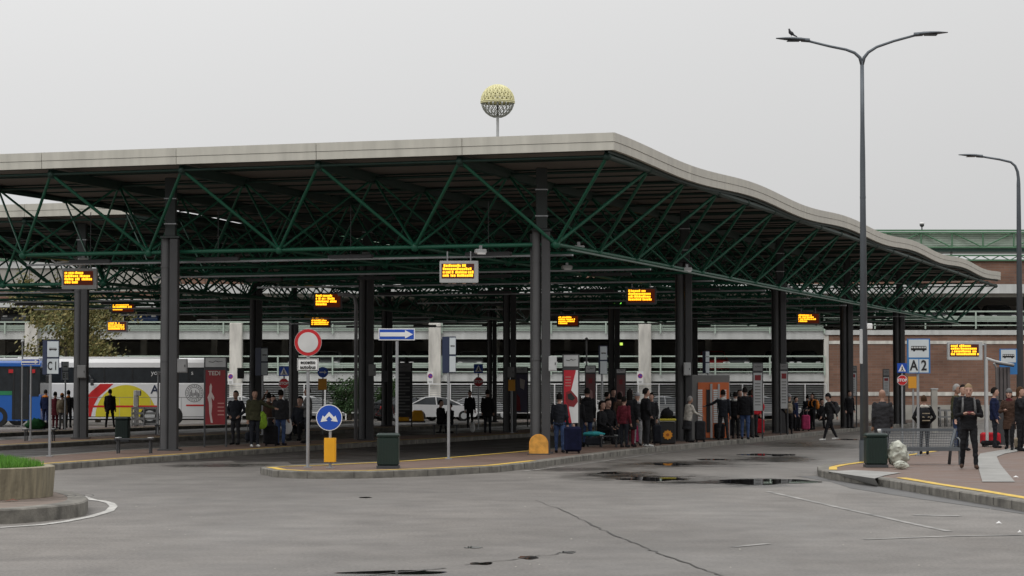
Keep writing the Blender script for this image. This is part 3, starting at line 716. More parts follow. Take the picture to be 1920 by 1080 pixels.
# ---------------------------------------------------------------- vehicles
def extr(mb, prof, y0, y1, m, ty=0):
    # profile in xz extruded along y, narrowing by ty at the top (proportional to z above base)
    zs = [p[1] for p in prof]; zlo, zhi = min(zs), max(zs); n = len(prof)
    vs = []
    for s_, y in ((1, y0), (-1, y1)):
        for (x, z) in prof: vs.append((x, y + s_ * ty * (z - zlo) / (zhi - zlo), z))
    mb.add(vs, [list(range(n)), list(range(n, 2 * n))[::-1]], m, False)
    mb.add(vs, [[(i + 1) % n, i, n + i, n + (i + 1) % n] for i in range(n)], m, True)
def make_car(loc, rz, paint, label, group):
    e = empty('parked_car', loc, rz, label, 'car', group)
    b = MB(); body = [(-2.05, .25), (2.0, .25), (2.12, .42), (2.08, .62), (1.8, .78), (1.15, .92), (-1.75, .99), (-2.05, .9), (-2.14, .62), (-2.12, .4)]
    extr(b, body, -.86, .86, paint, .06); b.build('body', e)
    b = MB(); gh = [(-1.9, .97), (1.25, .9), (.75, 1.14), (.25, 1.36), (-.4, 1.42), (-1.0, 1.38), (-1.5, 1.22)]; extr(b, gh, -.78, .78, lglass, .16); b.build('windows', e)
    b = MB(); extr(b, [(-1.05, 1.36), (.28, 1.345), (-.1, 1.43), (-.45, 1.455), (-.85, 1.43)], -.63, .63, paint, .05)
    for s_ in (-1, 1):
        for (xa, za, xb, zb) in ((1.22, .92, .26, 1.36), (-.3, .95, -.35, 1.42), (-1.85, .98, -1.0, 1.38)): b.tube((xa, s_ * .775, za), (xb, s_ * .64, zb), .035, paint, 5)
    b.build('roof', e)
    for sx_ in (-1.3, 1.3):
        for sy_ in (-.8, .8):
            b = MB(); b.tube((sx_, sy_ - .1, .31), (sx_, sy_ + .1, .31), .31, rubber, 16); wq = b.build('wheel', e)
            b = MB(); b.tube((sx_, sy_ - .11, .31), (sx_, sy_ + .11, .31), .19, lgrey, 10); b.build('rim', wq)
    for s_ in (-1, 1):
        b = MB(); b.box((2.06, s_ * .6, .66), (.12, .3, .12), white, ch=.02); b.build('headlight', e)
        b = MB(); b.box((-2.1, s_ * .62, .8), (.1, .25, .14), red, ch=.02); b.build('tail_light', e)
    return e
CP = {'white': mat('paint_white', (.6, .6, .6), .25, 0, .04), 'black': mat('paint_black', (.02, .02, .022), .2), 'silver': mat('paint_silver', (.3, .31, .32), .3, .5, .04), 'red': mat('paint_red', (.25, .02, .02), .25), 'blue': mat('paint_blue', (.03, .06, .15), .25), 'grey': mat('paint_grey', (.1, .105, .11), .25)}
rnd = random.Random(11)
gcars = [('white', 826, 146.5 - 4.2, R(8), 'white parked car in front of the car park fence, beside a dark one'), ('black', 762, 146.5 - 3.6, R(35), 'black parked car in front of the car park fence, partly hiding a white one'), ('silver', 1255, 149, R(0), 'silver parked car behind the fence right of the white pier, near the orange vending kiosk'), ('grey', 905, 149.3, 0, 'dark grey car parked behind the fence between canopy columns'), ('white', 460, 149.2, 0, 'white car parked behind the fence beside the leftmost visible pier'), ('silver', 590, 149, 0, 'silver car parked behind the fence, seen past the round no entry sign'), ('white', 1100, 149.2, 0, 'white car parked behind the fence, seen between red posters'), ('silver', 1435, 149.2, 0, 'silver car parked behind the fence near the brick corner')]
for c_, px, Y, rz, lb in gcars: make_car((X(px, Y), Y, 0), rz, CP[c_], lb, 'cars at the foot of the car park')
protos = {}
desc = {620: 'upper', 700: 'lower'}
dk = [(700, [(20, 'grey'), (560, 'grey'), (610, 'silver'), (735, 'black'), (788, 'black'), (880, 'silver'), (1060, 'black'), (1118, 'black'), (1345, 'red'), (1385, 'grey'), (1470, 'black'), (1520, 'black')], '%s car on the lower parking deck %s'),
      (620, [(20, 'grey'), (265, 'blue'), (1600, 'black'), (1700, 'black'), (1765, 'silver'), (1830, 'black'), (1890, 'grey')], '%s car on the upper parking deck %s')]
where = {(700, 20): 'above the blue bus', (700, 560): 'just left of the round no entry sign', (700, 610): 'just right of the round no entry sign', (700, 735): 'behind the blue one way arrow sign', (700, 788): 'left of the middle white pier', (700, 880): 'right of the middle white pier', (700, 1060): 'above the red and white poster', (700, 1118): 'between the poster and the right white pier', (700, 1345): 'above the orange vending kiosk', (700, 1385): 'just right of the red one', (700, 1470): 'second from the brick wall', (700, 1520): 'next to the brick wall', (620, 20): 'at the left edge of the photo', (620, 265): 'right of the autumn tree', (620, 1600): 'behind the double street lamp mast', (620, 1700): 'above the bus stop sign A 2', (620, 1765): 'between two black ones, right of sign A 2', (620, 1830): 'above the free standing amber display', (620, 1890): 'next to the single street lamp mast'}
for slab, lst, fmt in dk:
    zf = zx(slab) if slab == 700 else zx(612)
    for px, c_ in lst:
        make_car((xx_(px), BY + 3.2, zf + .02), R(-90), CP[c_], fmt % (c_, where[(slab, px)]), 'cars on the parking decks')
# coach
CY = 124.0
cxl, cxr = X(-50, CY), X(405, CY); zc = lambda py: Z(py, CY)
co_ = empty('coach', ((cxl + cxr) / 2, CY, 0), 0, 'white coach with a red and yellow sun painted on its side', 'coach')
qx = lambda px: X(px, CY) - (cxl + cxr) / 2; HL = (cxr - cxl) / 2
cw = mat('coach_white', (.8, .8, .8), .3, 0, .04, 1)
def rbox(mb, x0, x1, y0, y1, z0, z1, r, m):
    # long body with rounded roof edges (section in yz)
    sec = [(y0, z0), (y1, z0), (y1, z1 - r), (y1 - r * .3, z1 - r * .3), (y1 - r, z1), (y0 + r, z1), (y0 + r * .3, z1 - r * .3), (y0, z1 - r)]
    n = len(sec); vs = [(x0, a, b_) for a, b_ in sec] + [(x1, a, b_) for a, b_ in sec]
    mb.add(vs, [list(range(n))[::-1], list(range(n, 2 * n))], m)
    mb.add(vs, [[i, (i + 1) % n, n + (i + 1) % n, n + i] for i in range(n)], m)
b = MB(); rbox(b, -HL, HL, 0, 2.5, .35, zc(718), .05, cw); b.build('lower_body', co_)
b = MB(); rbox(b, -HL + .1, HL - .1, .03, 2.47, zc(718) + .003, zc(689), .02, glass); b.build('window_band', co_)
b = MB(); rbox(b, -HL, HL, -.01, 2.51, zc(689) + .003, zc(671), .25, cw); b.box((0, .3, zc(671) + .0), (8, .4, .12), cw, ch=.04); b.build('roof', co_)
for k in range(8): b = MB(); b.box((-HL + 1 + k * 1.45, .02, (zc(718) + zc(689)) / 2), (.05, .03, zc(689) - zc(718) - .04), black); b.build('window_pillar', co_)
sunY = mat('livery_yellow', (.7, .6, .03), .35, 0, .05); sunR = mat('livery_red', (.6, .02, .02), .35, 0, .05)
b = MB(); zb_ = zc(781)
q2 = lambda l: [(qx(a), zc(c)) for a, c in l]
arc = [(qx(237) + math.cos(t) * 57 * CY / F, zb_ + math.sin(t) * 59 * CY / F) for t in [math.pi * k / 24 for k in range(25)]]
b.plate(arc[::-1][::-1] + [], -.006, .005, sunY); b.build('yellow_sun', co_)
b = MB(); b.plate(q2([(161, 781), (172, 781), (176, 762), (186, 744), (214, 719.5), (189, 719.5), (170, 736), (161, 750)]), -.006, .005, sunR); b.build('red_swoosh', co_)
b = MB(); b.box((qx(229), -.008, zc(762)), (X(298, CY) - X(161, CY), .006, .1), sunR); b.box((qx(375), -.008, zc(760)), (1.4, .006, .08), sunR); b.build('red_stripe', co_)
b = MB(); b.box((0, -.005, zc(745)), (2 * HL, .008, .02), grey); b.box((0, -.005, zc(781.5)), (2 * HL, .008, .03), dgrey)
for k in range(7): b.box((-HL + 1.2 + k * 1.6, -.004, (zc(745) + zc(781)) / 2), (.02, .008, zc(745) - zc(781)), lgrey)
b.build('luggage_doors', co_)
text('A', .62, navy, co_, qx(291), -.012, zc(731), bold=.01)
text('you', .34, white, co_, qx(293), -.01, zc(699)); text('s', .34, white, co_, qx(361), -.01, zc(699))
b = MB(); c0 = (qx(365), zc(737)); rr = 17 * CY / F
for (ra, rb) in ((1, .93), (.66, .6)):
    for k in range(40):
        t0, t1 = 2 * math.pi * k / 40, 2 * math.pi * (k + 1) / 40
        b.plate([(c0[0] + rr * rb * math.cos(t0), c0[1] + rr * rb * math.sin(t0)), (c0[0] + rr * ra * math.cos(t0), c0[1] + rr * ra * math.sin(t0)), (c0[0] + rr * ra * math.cos(t1), c0[1] + rr * ra * math.sin(t1)), (c0[0] + rr * rb * math.cos(t1), c0[1] + rr * rb * math.sin(t1))], -.008, .006, grey)
for k in range(20): t0 = 2 * math.pi * k / 20; b.plate(circ(c0[0] + rr * .8 * math.cos(t0), c0[1] + rr * .8 * math.sin(t0), .035, 6), -.008, .006, grey)
for k in range(7): b.plate(rect(c0[0] + (-.45 + .15 * k) * rr, c0[1] - .1 * rr + .12 * rr * math.sin(k * 2), .05 * rr * 2, (.5 + .2 * math.sin(k * 1.7)) * rr), -.008, .006, grey)
b.build('round_seal', co_)
for xw in (-HL + 2.3, HL - 3.4, HL - 2.2):
    b = MB(); b.tube((xw, -.01, .5), (xw, .3, .5), .5, rubber, 20); wq = b.build('wheel', co_); b = MB(); b.tube((xw, -.02, .5), (xw, .1, .5), .28, lgrey, 14); b.build('rim', wq)
b = MB(); b.box((0, 1.25, .42), (2 * HL - .6, 2.2, .3), black); b.build('chassis', co_)
b = MB(); b.path([(qx(165), -.05, zc(703)), (qx(171), -.35, zc(704)), (qx(175), -.4, zc(712))], .03, dgrey, 6); b.box((qx(176), -.4, zc(717)), (.16, .2, .34), dgrey, ch=.03); b.build('wing_mirror', co_)
# blue bus
VY = 119.0; zv = lambda py: Z(py, VY); vr = X(78, VY); vl = vr - 12
bl = empty('city_bus', (vr - 6, VY, 0), 0, 'blue bus with dark windows and open door at the left edge', 'bus')
vx = lambda px: X(px, VY) - (vr - 6)
bb = mat('bus_blue', (.015, .11, .42), .3, 0, .05, 1)
b = MB(); rbox(b, -6, 5.98, 0, 2.5, .3, zv(740), .03, bb); b.build('lower_body', bl)
b = MB(); rbox(b, -5.95, 5.95, .03, 2.47, zv(740) + .003, zv(687), .02, glass); b.build('window_band', bl)
b = MB(); rbox(b, -6, 6, -.01, 2.5, zv(687) + .003, zv(677), .1, bb); b.build('roof_edge', bl)
b = MB(); rbox(b, -6, 5.8, .3, 2.2, zv(677) + .003, zv(671), .1, lgrey); b.build('roof', bl)
b = MB(); b.box((vx(8), -.005, zv(737)), (1.3, .02, .2), mat('bus_green', (.02, .2, .08), .4)); b.build('green_band', bl)
b = MB(); b.box((vx(40), -.012, (zv(690) + .35) / 2), (.85, .03, zv(690) - .4), glass); b.build('door', bl)
for q in (27, 40, 53): b = MB(); b.box((vx(q), -.03, (zv(690) + .35) / 2), (.06, .04, zv(690) - .4), black); b.build('door_frame', bl)
b = MB(); b.box((vx(66), -.01, zv(728)), (.42, .02, .8), glass); b.build('small_window', bl)
for q in (22, 62): b = MB(); b.box((vx(q), -.02, zv(696)), (.26, .03, .18), red); b.build('red_plate', bl)
b = MB(); b.tube((vx(-3), -.01, .5), (vx(-3), .3, .5), .5, rubber, 20); wq = b.build('wheel', bl); b = MB(); b.tube((vx(-3), -.02, .5), (vx(-3), .1, .5), .28, bb, 14); b.build('rim', wq)
b = MB(); b.path([(5.95, .1, zv(700)), (6.3, -.1, zv(700)), (6.35, -.1, zv(706))], .025, black, 6); b.box((6.35, -.1, zv(711)), (.2, .14, .4), black, ch=.03); b.build('wing_mirror', bl)

# ---------------------------------------------------------------- signs
def arrow_r(x0, x1, z, w_, hw, hl): return [(x0, z - w_ / 2), (x1 - hl, z - w_ / 2), (x1 - hl, z - hw / 2), (x1, z), (x1 - hl, z + hw / 2), (x1 - hl, z + w_ / 2), (x0, z + w_ / 2)]
def pole(e, x, h_, r=.03, m=galv, name='pole'):
    b = MB(); b.tube((x, 0, 0), (x, 0, h_), r, m, 10); b.box((x, 0, .012), (.16, .16, .024), m); b.build(name, e)
# round no entry sign
s_ = Spot(577, 877); e = empty('no_entry_sign', s_.p, 0, 'round white sign with red rim above a lettered plate on a grey pole', 'road sign'); pole(e, 0, s_.z(622), .035)
b = MB(); b.plate(circ(0, s_.z(642), 25 * s_.k()), -.05, .02, red); b.plate(circ(0, s_.z(642), 25.6 * s_.k()), -.047, .014, lgrey); b.build('rim_disc', e)
b = MB(); b.plate(circ(0, s_.z(642), 19 * s_.k()), -.056, .004, mat('sign_face', (.58, .58, .57), .5)); b.build('white_disc', e)
b = MB(); b.plate(rect(0, s_.z(683.5), 40 * s_.k(), 23 * s_.k()), -.05, .015, white); b.build('plate', e)
b = MB()
for (cx, cz, w_, h_) in ((0, s_.z(673), 38, 1), (0, s_.z(694), 38, 1), (-18.7 * s_.k(), s_.z(683.5), 1, 21), (18.7 * s_.k(), s_.z(683.5), 1, 21)): b.plate(rect(cx, cz, w_ * s_.k() * 1, h_ * s_.k()), -.054, .003, black)
b.build('plate_border', e)
text('eccetto', .105, black, e, 0, -.056, s_.z(679.5), bold=.003); text('autobus', .105, black, e, 0, -.056, s_.z(688.5), bold=.003)
# split direction sign with yellow box
s_ = Spot(619, 878); e = empty('keep_either_side_sign', s_.p, 0, 'round blue sign with two splitting white arrows over a yellow box', 'road sign'); pole(e, 0, s_.z(765), .03)
k = s_.k(); cz = s_.z(783)
b = MB(); b.plate(circ(-.02, cz, 24.5 * k), -.05, .02, white); b.plate(circ(-.02, cz, 23 * k), -.054, .004, blue); b.build('disc', e)
b = MB()
for sg in (-1, 1):
    P = [(0, 11), (3.5, 7), (9, 1), (12, 4), (16, -8), (3, -6), (6, -3), (0, 3)]
    P = [(-.02 + sg * a * k, cz + c * k) for a, c in P]
    b.plate(P if sg < 0 else P[::-1], -.059, .004, white)
b.build('arrows', e)
b = MB(); b.loft([(0, -.02, s_.z(866), 11.5 * k, .09), (0, -.02, s_.z(821), 11.5 * k, .09)], yellow, 12, False, pw=.5); b.build('yellow_box', e)
# one way signs
def oneway(px, fy, px0, px1, py0, py1, z0, label, Y=None):
    s_ = Spot(px, fy, z0, Y); e = empty('one_way_sign', s_.p, 0, label, 'road sign'); pole(e, 0, s_.z(py1 + 1), .032); k = s_.k()
    cx, cz = s_.x((px0 + px1) / 2), s_.z((py0 + py1) / 2); w_, h_ = (px1 - px0) * k, (py1 - py0) * k
    b = MB(); b.plate(rect(cx, cz, w_, h_), -.05, .02, white); b.plate(rect(cx, cz, w_ - .04, h_ - .04), -.054, .004, blue); b.build('panel', e)
    b = MB(); b.plate(arrow_r(cx - w_ * .46, cx + w_ * .45, cz, h_ * .35, h_ * .72, w_ * .22), -.059, .004, white); b.build('arrow', e)
oneway(744, 877, 710, 778, 616, 638, .15, 'long blue one way sign with white arrow on a grey pole beside the green bin')
oneway(57, 826, 41, 76, 673, 684, .15, 'small blue one way sign with white arrow in front of the blue bus')
def bus_picto(e, cx, cz, w_, y=-.06, m=black):
    b = MB(); h_ = w_ * .32; b.plate([(cx - w_ / 2, cz - h_ * .35), (cx + w_ / 2, cz - h_ * .35), (cx + w_ / 2, cz + h_ * .3), (cx + w_ * .46, cz + h_ * .5), (cx - w_ * .48, cz + h_ * .5), (cx - w_ / 2, cz + h_ * .3)], y, .003, m)
    for q in (-.3, .3): b.plate(circ(cx + q * w_, cz - h_ * .38, h_ * .22, 12), y, .003, m)
    b.build('bus_pictogram', e)
    b = MB()
    for q in range(6): b.plate(rect(cx - w_ * .42 + q * w_ * .165, cz + h_ * .22, w_ * .13, h_ * .3), y - .003, .002, lgrey)
    b.build('bus_windows', e)
pan = mat('stop_panel_white', (.55, .6, .62), .5, 0, .05)
# flat stop signs A 2 and its neighbour
def stop_flat(px, fy, r4, letters, label, Y=None):
    s_ = Spot(px, fy, .15, Y); e = empty('bus_stop_sign', s_.p, 0, label, 'bus stop sign', 'bus stop signs'); k = s_.k()
    x0, x1, y0, y1 = r4; cx = s_.x((x0 + x1) / 2); zt, zb2 = s_.z(y0), s_.z(y1); zm = s_.z(y0 + (y1 - y0) * .57); w_ = (x1 - x0) * k
    pole(e, 0, zb2 + .05, .035)
    b = MB(); b.plate(rect(cx, (zt + zb2) / 2, w_, zt - zb2), -.06, .06, mat('frame_blue', (.03, .16, .4), .45)); b.build('frame', e)
    f_ = 2.6 * k
    b = MB(); b.plate(rect(cx, (zt + zm) / 2, w_ - 2 * f_, zt - zm - f_ * 1.4), -.064, .006, pan); b.build('upper_panel', e)
    if letters:
        for q, ch_ in enumerate(letters):
            b = MB(); xc = cx + (q - .5) * (w_ / 2 - f_); b.plate(rect(xc, (zm + zb2) / 2, w_ / 2 - f_ - .02, zm - zb2 - f_ * 1.2), -.064, .006, pan); b.build('letter_panel', e)
            text(ch_, (zm - zb2) * .95, black, e, xc, -.07, (zm + zb2) / 2, bold=.008, sx=.8)
    bus_picto(e, cx, (zt + zm) / 2, w_ * .68, -.068)
    return s_, e
stop_flat(1722, 854, (1700, 1743, 635, 700), 'A2', 'large blue framed bus stop sign reading A 2 behind the bench')
s_, e = stop_flat(1889, 835, (1873, 1906, 654, 702), None, 'smaller blue framed bus stop sign at the right edge, lettering hidden')
text('A', .3, black, e, s_.x(1881), -.07, s_.z(697), bold=.006)
# boxy stop signs: a dark box whose lit face is seen at an angle
def stop_box(px, fy, side, face, y0, y1, letters, label, z0=.15):
    s_ = Spot(px, fy, z0); e = empty('bus_stop_sign', s_.p, 0, label, 'bus stop sign', 'bus stop signs'); k = s_.k()
    pole(e, 0, s_.z(y1), .035)
    h_ = s_.z(y0) - s_.z(y1); cz = (s_.z(y0) + s_.z(y1)) / 2
    xa, xb, xc = s_.x(side), s_.x(face[0]), s_.x(face[1])
    # box in plan: left narrow side recedes, face recedes to the right
    d1 = abs(xb - xa) * 1.2; d2 = abs(xc - xb) * .9
    pts = [(xa, d1), (xb, 0), (xc, d2 * .4), (xa + (xc - xb), d1 + d2 * .4)]
    T = Matrix.Translation((-(xb + xc) / 2 * 0, -d1 * .4, 0))
    b = MB(); b.prism(pts, s_.z(y1), s_.z(y0), navy, T); b.build('case', e)
    ang = math.atan2(d2 * .4, xc - xb); w_ = math.hypot(d2 * .4, xc - xb)
    fe_ = bpy.data.objects.new('face', None); COL.objects.link(fe_); fe_.parent = e; fe_.location = (xb, -d1 * .4, 0); fe_.rotation_euler = (0, 0, ang)
    zm = cz - h_ * .02
    b = MB(); b.plate(rect(w_ / 2, (s_.z(y0) + zm) / 2, w_ * .86, h_ * .46), -.012, .01, pan); b.build('upper_panel', fe_)
    b = MB(); b.plate(rect(w_ / 2, (s_.z(y1) + zm) / 2, w_ * .86, h_ * .44), -.012, .01, pan); b.build('lower_panel', fe_)
    bus_picto(fe_, w_ / 2, (s_.z(y0) + zm) / 2, w_ * .6, -.016)
    n = len(letters)
    for q, ch_ in enumerate(letters):
        if n == 2: text(ch_, h_ * .34, black, fe_, w_ * (.28 + .44 * q), -.016, (s_.z(y1) + zm) / 2, sx=.6, bold=.006)
    return e
stop_box(93, 856, 79, (88, 111), 638, 702, 'C1', 'navy cased bus stop sign reading C 1 above the planter')
stop_box(122, 806, 115, (117, 129), 678, 713, 'E1', 'small bus stop sign right of the C 1 sign')
stop_box(841, 861, 829, (842, 855), 631, 699, '', 'navy cased bus stop sign seen edge on, in front of the middle pier')
stop_box(1129, 830, 1122, (1124, 1139), 648, 702, '', 'slim bus stop sign on the column right of the red posters')
stop_box(1328, 822, 1317, (1322, 1330), 658, 700, '', 'bus stop sign seen edge on above the vending kiosk')
stop_box(492, 815, 478, (490, 503), 652, 704, '', 'dark bus stop sign seen from behind, left of the pedestrian sign')
# pedestrian crossing + stop combos
def cross_stop(px, fy, zc_, zs_, w_, label, z0=.15, stop=True, sx_=0):
    s_ = Spot(px, fy, z0); e = empty('crossing_and_stop_sign', s_.p, 0, label, 'road sign', 'pedestrian crossing and stop signs'); k = s_.k(); pole(e, 0, s_.z(zc_ - 8), .03)
    W_ = w_ * k; b = MB(); cz = s_.z(zc_); b.plate(rect(0, cz, W_, W_), -.05, .02, blue); b.build('blue_square', e)
    b = MB(); b.plate([(-W_ * .4, cz - W_ * .36), (W_ * .4, cz - W_ * .36), (0, cz + W_ * .4)], -.054, .004, white); b.build('white_triangle', e)
    b = MB(); b.plate(circ(0, cz + W_ * .1, W_ * .06, 8), -.058, .003, black); b.plate([(-.05 * W_, cz - .1 * W_), (-.16 * W_, cz - .33 * W_), (-.08 * W_, cz - .33 * W_), (0, cz - .18 * W_), (.1 * W_, cz - .33 * W_), (.18 * W_, cz - .33 * W_), (.06 * W_, cz - .08 * W_), (.05 * W_, cz + .05 * W_), (-.06 * W_, cz + .05 * W_)], -.058, .003, black); b.build('walking_figure', e)
    cz = s_.z(zs_); r_ = W_ * .56
    oc = lambda r: [(math.cos(R(22.5 + 45 * i)) * r, cz + math.sin(R(22.5 + 45 * i)) * r) for i in range(8)]
    b = MB(); b.plate(oc(r_), -.05, .02, white); b.plate(oc(r_ * .93), -.054, .004, red); b.build('octagon', e); text('STOP', r_ * .72, white, e, 0, -.06, cz, bold=.004)
cross_stop(1692, 832, 690, 713, 18, 'stop octagon under a blue crossing sign beside the A 2 stop sign')
cross_stop(532, 826, 696, 719, 18, 'stop octagon under a blue crossing sign left of the round no entry sign')
cross_stop(897, 806, 691, 716, 17, 'shaded stop octagon under a crossing sign on the middle columns')
for (px, fy, r4, lb) in ((1713, 850, (1702, 1722, 706, 728), 'orange plate on a pole under the A 2 stop sign'), (605, 815, (597, 613, 710, 731), 'orange plate below a small blue arrow disc'), (960, 812, (953, 966, 712, 733), 'orange plate on a pole among the middle columns')):
    s_ = Spot(px, fy); e = empty('orange_plate_sign', s_.p, 0, lb, 'sign', 'orange plate signs'); k = s_.k(); pole(e, 0, s_.z(r4[2] + 2), .025)
    b = MB(); b.plate(rect(s_.x((r4[0] + r4[1]) / 2), s_.z((r4[2] + r4[3]) / 2), (r4[1] - r4[0]) * k, (r4[3] - r4[2]) * k), -.05, .05, mat('orange_plate', (.6, .27, .02), .5)); b.build('plate', e)
    if px == 605:
        b = MB(); b.plate(circ(0, s_.z(698), 10 * k), -.05, .02, blue); b.build('blue_disc', e); b = MB(); b.plate(arrow_r(-6 * k, 7 * k, s_.z(698), 2 * k, 7 * k, 4 * k), -.055, .004, white); b.build('arrow', e); pole(e, 0, s_.z(690), .025)
# no parking plates on the piers
for (px, py, w_, h_) in ((433, 710, 10, 22), (807, 709, 11, 24), (1200, 709, 12, 25)):
    e = empty('no_parking_plate', (X(px, 149.3), 149.3, Z(py, 149.3)), 0, {433: 'no parking plate on the leftmost visible white pier', 807: 'no parking plate on the middle white pier', 1200: 'no parking plate on the white pier nearest the orange kiosk'}[px], 'sign', 'no parking plates'); k = 149.3 / F
    b = MB(); b.plate(rect(0, 0, w_ * k, h_ * k), -.05, .03, white); b.build('plate', e); b = MB(); b.plate(circ(0, 4 * k, 4.6 * k, 16), -.054, .003, red); b.plate(circ(0, 4 * k, 3.6 * k, 16), -.058, .003, blue); b.build('disc', e)
    b = MB(); b.plate(rect(0, 4 * k, 7.6 * k, 1.2 * k), -.062, .003, red, Matrix.Translation((0, 0, 4 * k)) @ Matrix.Rotation(R(40), 4, 'Y') @ Matrix.Translation((0, 0, -4 * k))); b.build('slash', e)
    b = MB(); b.plate(rect(0, -6 * k, 6 * k, 1 * k), -.054, .003, grey); b.plate(rect(0, -8.3 * k, 5 * k, 1 * k), -.054, .003, grey); b.build('fine_print', e)

# ---------------------------------------------------------------- LED departure boards
def ledboard(x0, x1, y0, y1, framed, label, rows=4, post=None, seed=1, hang=5.5, Yd=None):
    Y = Yd or 1.05 * F / (x1 - x0); cx = X((x0 + x1) / 2, Y); cz = Z((y0 + y1) / 2, Y); w_ = (x1 - x0) * Y / F; h_ = (y1 - y0) * Y / F
    e = empty('departure_board', (cx, Y, cz - h_ / 2), 0, label, 'display board', 'amber departure boards')
    fm = lgrey if framed else mat('board_dark', (.12, .12, .125), .5)
    b = MB(); b.box((0, .1, h_ / 2), (w_, .2, h_), fm, ch=.015); b.build('case', e)
    b = MB(); b.plate(rect(-.03 if framed else 0, h_ * .53, w_ * (.84 if framed else .88), h_ * (.68 if framed else .8)), -.004, .003, scr)
    rn = random.Random(seed); zt = h_ * (.83 if framed else .88); rh = h_ * (.6 if framed else .68) / rows; xl = -.03 - w_ * (.39 if framed else .4)
    for r_ in range(rows):
        L_ = w_ * [.6, .74, .8, [.78, .4][seed % 2]][r_ % 4] * rn.uniform(.85, 1)
        x = xl; zz = zt - r_ * rh
        while x < xl + L_:
            wd = rn.choice([2, 3, 4, 4]) * w_ * .0135
            if rn.random() < .1: x += wd * .7; continue
            hh = rh * rn.choice([.66, .66, .82]); dz_ = 0
            b.plate(rect(x + wd / 2, zz - rh * .72 + hh / 2, wd * .82, hh), -.009, .004, led)
            x += wd
    b.build('screen', e)
    b = MB()
    if post is None:
        for q in (-.3, .3): b.tube((q * w_, .1, h_), (q * w_, .1, max(hang - (cz - h_ / 2), h_ + .1)), .02, galv, 6)
        b.build('hanger', e)
    return e, Y
ledboard(115, 181, 503, 542, True, 'grey framed amber departure board hanging on the left, nearest of the left boards', seed=1, Yd=71)
ledboard(824, 897, 489, 530, True, 'grey framed amber departure board hanging above the middle of the road', seed=2, Yd=63.5)
ledboard(208, 253, 562, 588, False, 'small amber departure board hanging left of the big left column, upper of two', seed=3)
ledboard(200, 239, 602, 623, False, 'small amber departure board hanging left of the big left column, lower of two', seed=4, hang=5.5)
ledboard(588, 641, 549, 580, False, 'dark cased amber departure board above the round no entry sign, larger of two', seed=5)
ledboard(581, 620, 594, 614, False, 'dark cased amber departure board just above the round no entry sign, smaller of two', seed=6)
ledboard(1044, 1086, 591, 613, False, 'small amber departure board just right of the central column', seed=7)
ledboard(1174, 1231, 540, 571, False, 'amber departure board hanging left of the second right hand column', seed=8)
ledboard(1494, 1538, 587, 609, False, 'small amber departure board between the two right hand columns', seed=9)
e, Y = ledboard(1777, 1842, 641, 675, True, 'grey framed amber departure board standing free on the right before the brick wall', seed=10, post=True, Yd=72)
b = MB(); zbb = e.location.z - .15
b.tube((.62, .12, -zbb), (.62, .12, .5), .04, galv, 8); b.tube((.62, .12, .45), (.3, .12, .45), .03, galv, 8); b.build('pole', e)
# bent grey pipe that catches the amber glow
s_ = Spot(667, 824); e = empty('bent_pipe', s_.p, 0, 'tall grey pipe bent over at the top beside the dark cased boards', 'pipe')
b = MB(); zt = s_.z(552); b.path([(0, 0, 0), (0, 0, zt - .35), (-.04, 0, zt - .12), (-.14, 0, zt - .02), (-.3, 0, zt), (-.62, 0, zt)], .06, mat('pipe_grey', (.3, .3, .31), .4), 10); b.build('pipe', e)
for (px, py, w_, h_, Y, lb) in ((1158, 570, 15, 6, 120, 'green lit emergency light far under the canopy'), (1160, 645, 15, 5, 152, 'yellow green lit sign inside the car park')):
    e = empty('lit_sign', (X(px, Y), Y, Z(py, Y)), 0, lb, 'light'); b = MB(); b.box((0, .05, 0), (w_ * Y / F + .06, .08, h_ * Y / F + .06), black); b.build('case', e); b = MB(); b.plate(rect(0, 0, w_ * Y / F, h_ * Y / F), -.005, .01, ledg if px == 1158 else mat('lit_lime', (.7, 1, .15), emit=1)); b.build('lit_panel', e)
# flood lights and cameras hung on the lower chord
for (px, py, Y, lb) in ((901, 470, 63.5, 'pale floodlight clamped to the front chord above the middle board'), (155, 486, 71, 'pale floodlight clamped to the chord above the left board'), (1085, 463, 66, 'pale box light on the side chord just right of the central column'), (1288, 504, 76, 'small pale light on the side chord at the second column'), (1478, 541, 93, 'small pale light on the side chord further right'), (1063, 500, 72, 'white light hanging beyond the central column')):
    e = empty('floodlight', (X(px, Y), Y, Z(py, Y)), R(15), lb, 'floodlight', 'floodlights on the canopy'); b = MB(); b.box((0, 0, -.02), (.3, .2, .12), lgrey, ch=.02); b.build('housing', e); b = MB(); b.box((0, -.1, -.08), (.22, .03, .05), white); b.build('lens', e); b = MB(); b.box((0, 0, .08), (.08, .05, .12), galv); b.build('bracket', e)
# conduit near the left board
e = tag((lambda b: (b.path([(X(a, 70.6), 70.6, Z(c, 70.6)) for a, c in ((95, 478), (97, 488), (104, 493), (120, 491), (140, 489), (148, 493), (150, 500), (145, 504))], .03, lgrey, 8), b.build('cable_loop'))[1])(MB()), 'loose grey cable loop above the left departure board', 'cable')

